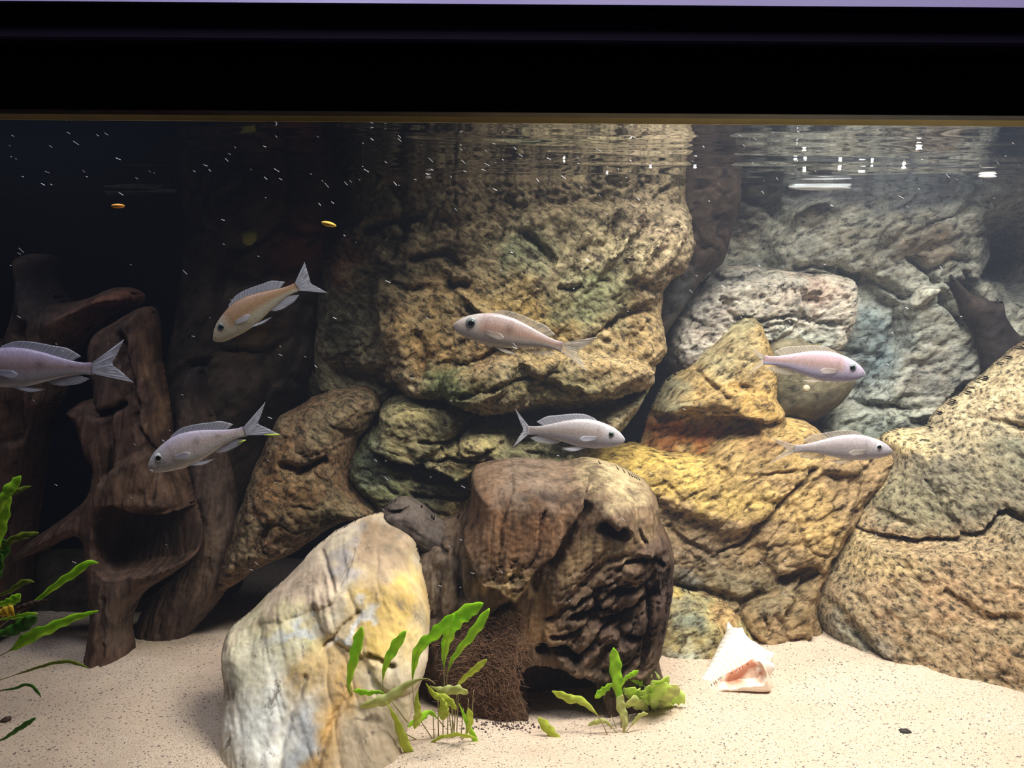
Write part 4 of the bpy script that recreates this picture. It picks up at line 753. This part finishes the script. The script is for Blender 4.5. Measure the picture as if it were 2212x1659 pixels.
def leaf(plant, path, y, w, mat, bf=0.35, ruf=0.12, dy=0.0, tw=0.0, stalk=True, lab=None, seed=0, tipf=0.75, sw=1.6, name='leaf', smat=None):
    n = len(path); ys = [y + dy * i / (n - 1) for i in range(n)]
    pts = smooth_poly([np.array(P(px, py, yy)) for (px, py), yy in zip(path, ys)], 12, False)
    d = np.linalg.norm(np.diff(pts, axis=0), axis=1); s = np.concatenate([[0], np.cumsum(d)]); s /= s[-1]
    K = 30; us = np.linspace(bf, 1, K); q = np.stack([np.interp(us, s, pts[:, k]) for k in range(3)], 1)
    W_ = w * mpp(y) * 0.5; V = []; rnd = random.Random(seed + int(path[0][0]))
    ph = rnd.random() * 6; fr_ = rnd.uniform(4, 6)
    for i in range(K):
        t = q[min(i + 1, K - 1)] - q[max(i - 1, 0)]; t = t / np.linalg.norm(t)
        side = np.cross(t, [0.05, 1, 0.1]); side /= np.linalg.norm(side); nrm = np.cross(side, t)
        a = tw * (0.3 + i / K) + 0.25 * math.sin(i * 0.2 + ph); sd = side * math.cos(a) + nrm * math.sin(a); nr2 = np.cross(sd, t)
        u = i / (K - 1); prof = (math.sin(math.pi * min(1, u / tipf * 0.5)) if u < tipf else math.cos(math.pi / 2 * (u - tipf) / (1 - tipf)) ** 0.7)
        prof = max(prof, 0.06)
        for k in (-2, -1, 0, 1, 2):
            e = k / 2
            rf = ruf * math.sin(u * fr_ * 2 * math.pi + ph + (1.3 if k > 0 else 0)) * abs(e) ** 2
            wv = 1 + 0.12 * math.sin(u * fr_ * 2 * math.pi * 1.0 + (2 if k > 0 else 0)) * abs(e)
            V.append(tuple(q[i] + sd * (e * W_ * prof * wv) + nr2 * W_ * (rf * prof * 2.2 + 0.22 * abs(e) * prof)))
    Fc = [(i * 5 + k, (i + 1) * 5 + k, (i + 1) * 5 + k + 1, i * 5 + k + 1) for i in range(K - 1) for k in range(4)]
    o = mesh_obj(name, V, Fc, mat, plant); solid(o, 0.0005)
    if lab: o['label'] = lab
    if stalk and bf > 0.05:
        us = np.linspace(0, bf + 0.5 * (1 - bf), 16); q = np.stack([np.interp(us, s, pts[:, k]) for k in range(3)], 1)
        r = np.linspace(sw, 0.5, 16) * mpp(y)
        mesh_obj('stalk', *tube_arrays([tuple(p) for p in q], r, 6), smat or M_stalk, o)
    return o
def rootlet(plant, path, y, r=1.6, mat=None, name='root'):
    pts = smooth_poly([np.array(P(px, py, y)) for px, py in path], 6, False)
    return mesh_obj(name, *tube_arrays([tuple(p) for p in pts], [r * mpp(y) * (1 - 0.7 * i / len(pts)) for i in range(len(pts))], 6), mat or M_root, plant)
Yc = 0.147
def cleaf(plant, path, y, w, mat, bf=0.35, **k):
    """leaves that start at the crown rise from the sand and lean towards the glass"""
    d = k.pop('dy', 0.0)
    if path[0][1] > 1560: return leaf(plant, path, 0.169 + (y - Yc), w, mat, bf, dy=-0.024 + d, **k)
    if path[-1][1] > 1600: return leaf(plant, path, y, w, mat, bf, dy=0.016, **k)
    return leaf(plant, path, y, w, mat, bf, dy=d, **k)
pc = empty('water_plant', P_sand(960, 1625)); tag(pc, 'bright green crypt with long wavy leaves rooted in sand between pale rock and stump', 'aquatic plant')
cleaf(pc, [(905,1600),(850,1571),(777,1527),(754,1487),(764,1420),(782,1353)], Yc, 24, M_leaf, 0.52, lab=None)
cleaf(pc, [(880,1560),(850,1520),(828,1487),(832,1439),(852,1400),(877,1362)], Yc, 23, M_leaf, 0.45)
cleaf(pc, [(950,1620),(900,1540),(892,1490),(893,1446),(905,1402),(938,1373),(960,1350),(982,1326)], Yc, 28, M_leaf, 0.46, dy=-0.01)
cleaf(pc, [(980,1620),(970,1540),(960,1479),(960,1410),(975,1360),(1000,1329),(1044,1303)], Yc, 34, M_leaf, 0.50, dy=-0.012)
cleaf(pc, [(985,1620),(975,1530),(965,1472),(974,1432),(990,1408),(1022,1369),(1057,1314)], Yc, 22, M_leaf, 0.50, dy=0.01)
cleaf(pc, [(980,1600),(985,1520),(992,1479),(1022,1450),(1052,1424)], Yc + 0.01, 15, M_leaf_y, 0.45)
cleaf(pc, [(940,1478),(920,1466),(883,1478),(832,1512),(776,1528)], Yc - 0.005, 26, M_leaf_p, 0.10, lab='pale withering leaf')
cleaf(pc, [(850,1510),(821,1496),(795,1498),(762,1491)], Yc, 15, M_leaf, 0.1)
cleaf(pc, [(832,1512),(854,1553),(872,1600),(884,1628),(898,1650)], Yc - 0.01, 23, M_leaf_y, 0.02, stalk=False, lab='olive strap leaf hanging down')
cleaf(pc, [(925,1480),(950,1490),(985,1492),(1012,1497)], Yc - 0.01, 25, M_leaf_p, 0.05)
cleaf(pc, [(918,1472),(938,1501),(962,1510),(986,1533)], Yc - 0.012, 20, M_leaf_y, 0.05)
cleaf(pc, [(905,1485),(900,1510),(903,1545),(895,1575)], Yc - 0.005, 18, M_leaf_y, 0.05)
cleaf(pc, [(950,1500),(958,1525),(956,1556)], Yc - 0.015, 24, M_leaf_y, 0.05)
cleaf(pc, [(990,1515),(998,1535),(1011,1566),(1036,1620)], Yc, 13, M_leaf, 0.05)
cleaf(pc, [(896,1648),(935,1602),(982,1588),(1028,1594)], Yc, 11, M_leaf_y, 0.2)
cleaf(pc, [(960,1570),(930,1540),(905,1555),(880,1570)], Yc, 18, M_leaf, 0.2)
cleaf(pc, [(990,1600),(1005,1590),(1015,1560),(1012,1530)], Yc, 15, M_leaf_y, 0.2)
for k in range(9):
    x0 = 975 + (k - 4) * 9; x1 = 935 + k * 11
    rootlet(pc, [(x0, 1632), (x0 + (x1 - x0) * 0.4, 1590), (x1, 1530 - (k % 3) * 20)], 0.168 + 0.002 * (k % 3), 2.2, M_stalk, 'stalk')
for pth in ([(900,1640),(940,1645),(990,1625)], [(850,1590),(828,1620),(832,1655)], [(960,1640),(1000,1630),(1010,1625),(985,1624)], [(930,1645),(970,1643),(1000,1655)]): rootlet(pc, pth, 0.160, 1.5)
Yr2 = 0.202
pr = empty('water_plant', P_sand(1340, 1600)); tag(pr, 'small bright green plant with one upright leaf, in front of the stump cavity', 'aquatic plant')
leaf(pr, [(1343,1600),(1341,1540),(1333,1470),(1328,1425),(1325,1399)], Yr2, 28, M_leaf, 0.28)
leaf(pr, [(1340,1490),(1350,1468),(1365,1458),(1379,1448)], Yr2, 13, M_leaf, 0.05)
leaf(pr, [(1338,1500),(1325,1480),(1305,1492),(1285,1508)], Yr2, 18, M_leaf, 0.05)
leaf(pr, [(1315,1595),(1300,1560),(1284,1538),(1255,1514),(1229,1510),(1192,1493)], Yr2 - 0.01, 22, M_leaf_y, 0.30)
leaf(pr, [(1265,1612),(1230,1608),(1208,1600),(1182,1573),(1163,1549)], Yr2 - 0.015, 22, M_leaf_y, 0.15)
leaf(pr, [(1343,1600),(1350,1560),(1340,1520),(1345,1500)], Yr2 - 0.008, 22, M_leaf_p, 0.1, lab='pale faded leaf')
leaf(pr, [(1343,1595),(1310,1560),(1290,1560),(1270,1568)], Yr2 - 0.008, 13, M_leaf_p, 0.3)
leaf(pr, [(1345,1590),(1370,1560),(1385,1545),(1400,1542)], Yr2 - 0.008, 12, M_leaf_p, 0.3)
for k in range(4): rootlet(pr, [(1340 + k * 4, 1608), (1325 + k * 9, 1580), (1300 + k * 20, 1545)], Yr2, 1.8, M_stalk, 'stalk')
Yr3 = 0.232
pz = empty('rosette_plant', P_sand(1412, 1550)); tag(pz, 'pale lime rosette of broad ruffled leaves at the right foot of the stump', 'aquatic plant')
tips_ = [(1354,1516,28),(1357,1486,30),(1366,1462,32),(1393,1447,34),(1415,1450,34),(1438,1462,34),(1462,1480,36),(1480,1500,34),(1482,1530,34),(1478,1560,22),(1440,1475,30),(1405,1480,30),(1450,1520,34)]
for k, (tx, ty, ww) in enumerate(tips_):
    bx, by = 1412, 1549; mx_, my = (bx + tx) / 2, (by + ty) / 2
    leaf(pz, [(bx + (k % 3) * 3, by), (mx_ + (ty - by) * 0.12, my - abs(tx - bx) * 0.12), (tx, ty)], Yr3, ww * 1.25, M_leaf_l if k % 3 else M_leaf_p, 0.05, ruf=0.12, dy=-0.035 + 0.012 * (k % 5), tw=0.4 * math.sin(k), seed=k, stalk=False, tipf=0.82)
leaf(pz, [(1395,1470),(1382,1445),(1368,1420),(1360,1406)], Yr3, 12, plain('withered_leaf', (0.30, 0.25, 0.20), 0.7, 0.2), 0.05, lab='withered grey-brown leaf', stalk=False)
Yl = 0.12
bl_ = P(-75, 1500, Yl); bl_.z = SAND - 0.004; pl_ = empty('water_plant', bl_); tag(pl_, 'green long-leaved plant reaching in from the left edge of the tank', 'aquatic plant')
for k, (sx, sy) in enumerate([(-60,1500),(-50,1300),(-40,1200),(-60,1300),(-60,1350),(-60,1420),(-60,1450),(-60,1490),(-60,1620),(-60,1380),(-30,1328)]):
    tp_ = P(sx, sy, Yl); md = (bl_ + tp_) / 2 + Vector((0.004 * math.sin(k * 2.1), 0.004 * math.cos(k), 0))
    mesh_obj('stalk', *tube_arrays([tuple(bl_ + Vector((0.003 * math.cos(k), 0.003 * math.sin(k), 0))), tuple(md), tuple(tp_)], [0.0011, 0.0009, 0.0006], 6), M_stalk, pl_)
leaf(pl_, [(-60,1500),(-30,1250),(-5,1150),(8,1100),(24,1072)], Yl, 32, M_leaf, 0.55)
leaf(pl_, [(-50,1300),(-5,1110),(12,1067),(30,1045),(45,1028)], Yl - 0.01, 25, M_leaf, 0.6)
leaf(pl_, [(-40,1200),(10,1085),(35,1062),(67,1050)], Yl, 11, M_leaf_o, 0.5)
leaf(pl_, [(-60,1300),(-20,1215),(0,1188),(34,1163),(84,1151)], Yl + 0.01, 17, M_leaf_o, 0.4)
leaf(pl_, [(-60,1300),(-30,1240),(5,1200),(12,1180),(-5,1160)], Yl + 0.01, 20, M_leaf_d, 0.4)
leaf(pl_, [(-60,1420),(0,1354),(76,1299),(128,1260),(162,1237),(188,1217),(212,1216)], Yl, 19, M_leaf, 0.45)
leaf(pl_, [(-60,1350),(-20,1296),(20,1278),(50,1258),(74,1257)], Yl, 13, M_leaf_o, 0.4)
leaf(pl_, [(-60,1340),(-20,1310),(10,1305),(30,1296),(44,1283)], Yl - 0.01, 22, M_leaf, 0.4)
leaf(pl_, [(-30,1328),(-5,1326),(12,1322),(30,1318)], Yl - 0.015, 26, M_dead, 0.05, lab='yellowed leaf end', stalk=False, tipf=0.95)
leaf(pl_, [(24,1320),(45,1314),(70,1304),(104,1296)], Yl - 0.013, 14, M_brown, 0.02, lab='withered brown leaf tip', stalk=False, tipf=0.3)
leaf(pl_, [(-60,1380),(-20,1345),(30,1334),(60,1328),(82,1325)], Yl, 12, M_leaf, 0.4)
leaf(pl_, [(-70,1420),(-20,1376),(20,1364),(50,1350),(80,1332)], Yl - 0.01, 30, M_leaf_d, 0.35)
leaf(pl_, [(-60,1450),(-10,1422),(30,1400),(61,1378),(108,1358),(152,1338),(212,1319)], Yl - 0.01, 28, M_leaf, 0.30, tipf=0.25)
leaf(pl_, [(-60,1490),(0,1469),(51,1452),(111,1434),(152,1430),(192,1443)], Yl, 9, M_leaf_o, 0.3)
leaf(pl_, [(-60,1510),(0,1492),(30,1488),(57,1479),(75,1488),(89,1506)], Yl, 8, M_leaf_d, 0.3)
leaf(pl_, [(-60,1620),(0,1600),(40,1575),(78,1550)], Yl - 0.01, 12, M_leaf_d, 0.3)
leaf(pl_, [(-60,1400),(-30,1310),(-10,1240),(3,1195)], Yl, 26, M_leaf_d, 0.4)
sp_ = empty('green_sprig', P(1470, 600, 0.42)); tag(sp_, 'tiny dark green leaf clinging to the right side of the tall ochre boulder', 'aquatic plant')
M_emer = thin_mat('emerald_leaf', (0.01, 0.30, 0.09), (0.02, 0.42, 0.12), trans=0.3)
leaf(sp_, [(1466,592),(1468,570),(1474,552),(1482,534)], 0.40, 32, M_emer, 0.05, ruf=0.25); leaf(sp_, [(1468,600),(1462,585),(1455,575)], 0.42, 14, M_emer, 0.05)

# ---------------------------------------------------------------- hair algae at the stump foot
from mathutils.bvhtree import BVHTree
ov = st.location; bvh = BVHTree.FromPolygons([tuple(v.co + ov) for v in st.data.vertices], [tuple(p.vertices) for p in st.data.polygons])
rnd = random.Random(4); V = []; Fc = []
for k in range(3000):
    px = rnd.gauss(1050, 46); py = rnd.uniform(1330, 1556)
    if px < 940 + (1556 - py) * 0.02 or px > 1140 + (1500 - py) * 0.05: continue
    dr = Vector(rays([(px, py)])[0]).normalized(); hit = bvh.ray_cast(CAM, dr)
    if hit[0] is None: continue
    p0 = hit[0] - dr * 0.0005; a = rnd.uniform(0, 6.28); ln = rnd.uniform(0.004, 0.012)
    d0 = Vector((math.cos(a) * 0.8, -0.35, math.sin(a) * 0.8)) * ln; bend_ = Vector((rnd.uniform(-1, 1), rnd.uniform(-.3, .1), rnd.uniform(-1, 1))) * ln * 0.5
    v_, f_ = tube_arrays([p0, p0 + d0 * 0.5 + bend_ * 0.3, p0 + d0 + bend_], [0.00030, 0.00026, 0.00012], 3); nb0 = len(V)
    V += v_; Fc += [tuple(i + nb0 for i in f) for f in f_]
M_hair = plain('brown_algae', (0.20, 0.115, 0.075), 0.8, 0.1)
o = mesh_obj('hair_algae', V, Fc, M_hair, st, smooth=False); o['kind'] = 'stuff'; o['label'] = 'fuzzy brown hair algae'

# ---------------------------------------------------------------- shell
M_shell = plain('white_shell', (0.92, 0.89, 0.83), 0.4, 0.3)
A = P(1502, 1487, 0.285); Bx = P(1672, 1412, 0.315); sh = empty('whelk_shell', P_sand(1590, 1484)); tag(sh, 'white knobbed whelk shell with a salmon opening, lying on the sand', 'shell')
ax = (Bx - A); Ls = ax.length; ax.normalize(); s1 = ax.cross(Vector((0, 1, 0))).normalized(); s2 = ax.cross(s1)
UU = [0, .04, .12, .25, .38, .50, .60, .66, .70, .76, .80, .84, .90, 1.0]; RR = [.012, .035, .075, .15, .235, .315, .375, .40, .375, .25, .215, .17, .085, .004]
V = []; nu, nr = 90, 72
for i in range(nu):
    u = i / (nu - 1)
    for k in range(nr):
        th = 2 * math.pi * k / nr; us_ = u - 0.020 * (th / (2 * math.pi) - 0.5)
        r = np.interp(us_, UU, RR) * (1 + 0.10 * (th / (2 * math.pi) - 0.5) * (u < .7))
        kn = max(0, math.cos(4.5 * th + 0.6)) ** 3 * math.exp(-((us_ - 0.675) / 0.035) ** 2) * 0.11; kn += max(0, math.cos(4.5 * th + 2.1)) ** 3 * math.exp(-((us_ - 0.81) / 0.02) ** 2) * 0.03
        r = r + kn + 0.004 * math.sin(us_ * 130)*(u<.66)
        V.append(tuple(A + ax * (u * Ls) + (s1 * math.cos(th) + s2 * math.sin(th)) * (r * Ls) + ax * (kn * Ls * 0.5)))
Fc = [(i * nr + k, (i + 1) * nr + k, (i + 1) * nr + (k + 1) % nr, i * nr + (k + 1) % nr) for i in range(nu - 1) for k in range(nr)] + [tuple(range(nr))[::-1], tuple((nu - 1) * nr + k for k in range(nr))]
o = mesh_obj('shell_body', V, Fc, M_shell, sh)
m, nt, b = newmat('shell_inside'); at = nd(nt, 'ShaderNodeAttribute', attribute_name='tint'); nt.links.new(at.outputs['Color'], b.inputs['Base Color']); b.inputs['Roughness'].default_value = 0.35; M_shin = m
o = relief('aperture', outline=[(1520,1490),(1545,1470),(1575,1456),(1605,1440),(1628,1426),(1650,1427),(1656,1445),(1664,1470),(1660,1484),(1640,1488),(1600,1486),(1560,1488)], y=0.272, T=0.014, R=14, mat=M_shin, step=1.4, seed=5,
       plates=[([(1560,1478),(1600,1455),(1630,1438),(1644,1440),(1648,1462),(1640,1474),(1600,1476)], -0.016, 14)], tint=(0.85, 0.70, 0.58),
       patches=[(1612, 1452, 40, 26, 20, (0.50, 0.20, 0.12)), (1640, 1466, 14, 12, 0, (0.88, 0.84, 0.78)), (1560, 1480, 40, 10, 0, (0.55, 0.40, 0.33))], parent=sh)
o['label'] = 'salmon-pink opening of the shell'

# ---------------------------------------------------------------- small things
def small(name, lab, cat, px, py, yy, rx, rz, ry, mat, group=None, lump=0.25, seed=1, rot=0.0, n=16):
    c = P(px, py, yy) if yy is not None else P_sand(px, py); k = mpp(c.y)
    a = math.radians(rot); axs = [(math.cos(a), 0, math.sin(a)), (0, 1, 0), (-math.sin(a), 0, math.cos(a))]
    o = ellipsoid(name, tuple(c), rx * k, ry * k, rz * k, mat, None, n, lump, axes=axs, seed=seed); return tag(o, lab, cat, group)
M_pellet = plain('orange_flake', (0.95, 0.42, 0.06), 0.4, 0.3); M_pellet2 = plain('yellow_flake', (1.0, 0.62, 0.10), 0.4, 0.3)
small('food_flake', 'dull orange food flake drifting at the upper left', 'food flake', 255, 445, 0.06, 14, 5, 9, M_pellet, 'orange food flakes', 0.1, 2, 0)
small('food_flake', 'bright yellow-orange food flake drifting above the diving orange-brown fish', 'food flake', 710, 484, 0.05, 16, 5.5, 9, M_pellet2, 'orange food flakes', 0.1, 3, -14)
small('moss_ball', 'round olive algae lump on the dark rear rock wall', 'algae ball', 537, 510, 0.42, 17, 19, 16, plain('olive_moss', (0.32, 0.32, 0.08), 0.9, 0.1), None, 0.25, 4, n=24)
small('snail', 'small round pale snail on the smooth olive disc rock', 'snail', 1742, 839, 0.418, 8, 8, 5, plain('snail_shell', (0.42, 0.38, 0.26), 0.4, 0.3), None, 0.1, 5, n=20)
small('pebble', 'single small black stone on the bright sand at lower right', 'pebble', 1955, 1581, None, 15, 7, 10, plain('black_stone', (0.03, 0.028, 0.03), 0.6, 0.3), None, 0.4, 6, -5)
small('leaf_scrap', 'dark brown leaf scrap on sand beside the left plant, upper one', 'leaf scrap', 38, 1487, None, 16, 4, 8, M_brown, 'dark scraps by the left plant', 0.4, 7, 8)
small('leaf_scrap', 'dark brown scrap on sand in the lower left corner', 'leaf scrap', 12, 1556, None, 14, 8, 8, M_brown, 'dark scraps by the left plant', 0.4, 8, 30)
M_glint = plain('blue_white_glint', (0.80, 0.88, 0.95), 0.5, 0.3)
c = P_z(1737, 412, WL - 0.0015); c.y = min(c.y, 0.49); k = mpp(c.y)
o = ellipsoid('lamp_glint', tuple(c), 62 * k, 14 * k, 5.5 * k, M_glint, None, 32, 0.25, seed=3); tag(o, 'bluish white disc imitating lamp light at the waterline before the grey rear rock', 'glint')  # solid disc imitates a gleam of lamp light at the surface
M_bub = plain('white_bubble', (0.95, 0.97, 1.0), 0.15, 0.6)
bl = [(925,383,9,4,'left of the tall boulder top, at the waterline'),(1737,326,6,4,None),(1718,345,5,5,None),(1737,370,5,5,None),(1813,366,5,6,None),(1861,372,11,3,None),(1883,359,4,4,None),(1952,363,6,6,None),(1985,309,7,3,None),(1985,323,9,8,None),(1311,376,4,4,None),(1501,362,5,4,None),(1405,362,4,4,None),(2133,381,26,5,None),(1218,349,4,5,None),(1690,262,12,5,None)]
labs = {0: 'white bubble at the waterline left of the tall boulder top', 8: 'small flat bubble just above the biggest one at the surface, right', 9: 'biggest round white bubble under the surface at the right', 13: 'long white foam glint at the waterline above the grey rear rock', 15: 'yellowish blob floating at the rim of the tank', 5: 'short flat white bubble at the surface above the grey rear rock'}
for i, (px, py, a, b_, _) in enumerate(bl):
    c = P_z(px, py, WL - 0.0016); k = mpp(c.y) * 0.75
    o = ellipsoid('bubble', tuple(c), a * k, b_ * k, b_ * k, M_bub if i != 15 else plain('yellow_blob', (0.6, 0.55, 0.12), 0.5), None, 12, 0.15, seed=i)
    tag(o, labs.get(i, 'small bright white bubble floating under the water surface, right half'), 'bubble', 'small bubbles under the surface' if i not in labs else 'bubbles')
# suspended specks: nobody could count them
V = []; Fc = []; rnd = random.Random(11)
for k in range(260):
    if k < 120: px, py = rnd.uniform(0, 2212), rnd.uniform(285, 400)
    else: px, py = rnd.uniform(0, 2212), rnd.uniform(380, 1300)
    yy = rnd.uniform(0.02, 0.16)
    if py < 400 and rnd.random() < .5: yy = rnd.uniform(0.01, 0.06)
    p0 = P(px, py, yy)
    if p0.z > WL - 0.004: continue
    r = rnd.choice([0.00012, 0.00016, 0.00022]) ; a = rnd.uniform(-0.9, -0.3); d0 = Vector((math.cos(a), 0.2, math.sin(a))) * r * rnd.uniform(3, 9)
    v_, f_ = tube_arrays([p0 - d0, p0 + d0], r, 4); nb0 = len(V); V += v_; Fc += [tuple(i + nb0 for i in f) for f in f_]
o = mesh_obj('floating_particles', V, Fc, plain('white_speck', (0.85, 0.86, 0.95), 0.5), smooth=False); tag(o, 'fine white specks suspended all through the water', 'particles', kind='stuff')
V = []; Fc = []
for k in range(160):
    p0 = P_sand(rnd.gauss(1085, 36), rnd.gauss(1566, 7)); r = rnd.uniform(0.0003, 0.0011); nb0 = len(V)
    v_, f_ = tube_arrays([p0 + Vector((0, 0, -r * .3)), p0 + Vector((r * .4, 0, r * .5)), p0 + Vector((0, r * .3, r * 1.3))], [r, r * 1.1, r * .4], 6); V += v_; Fc += [tuple(i + nb0 for i in f) for f in f_]
o = mesh_obj('gravel', V, Fc, plain('dark_grit', (0.07, 0.045, 0.045), 0.7), smooth=False); tag(o, 'patch of dark gritty bits on the sand at the left foot of the stump', 'gravel', kind='stuff')
#@@END
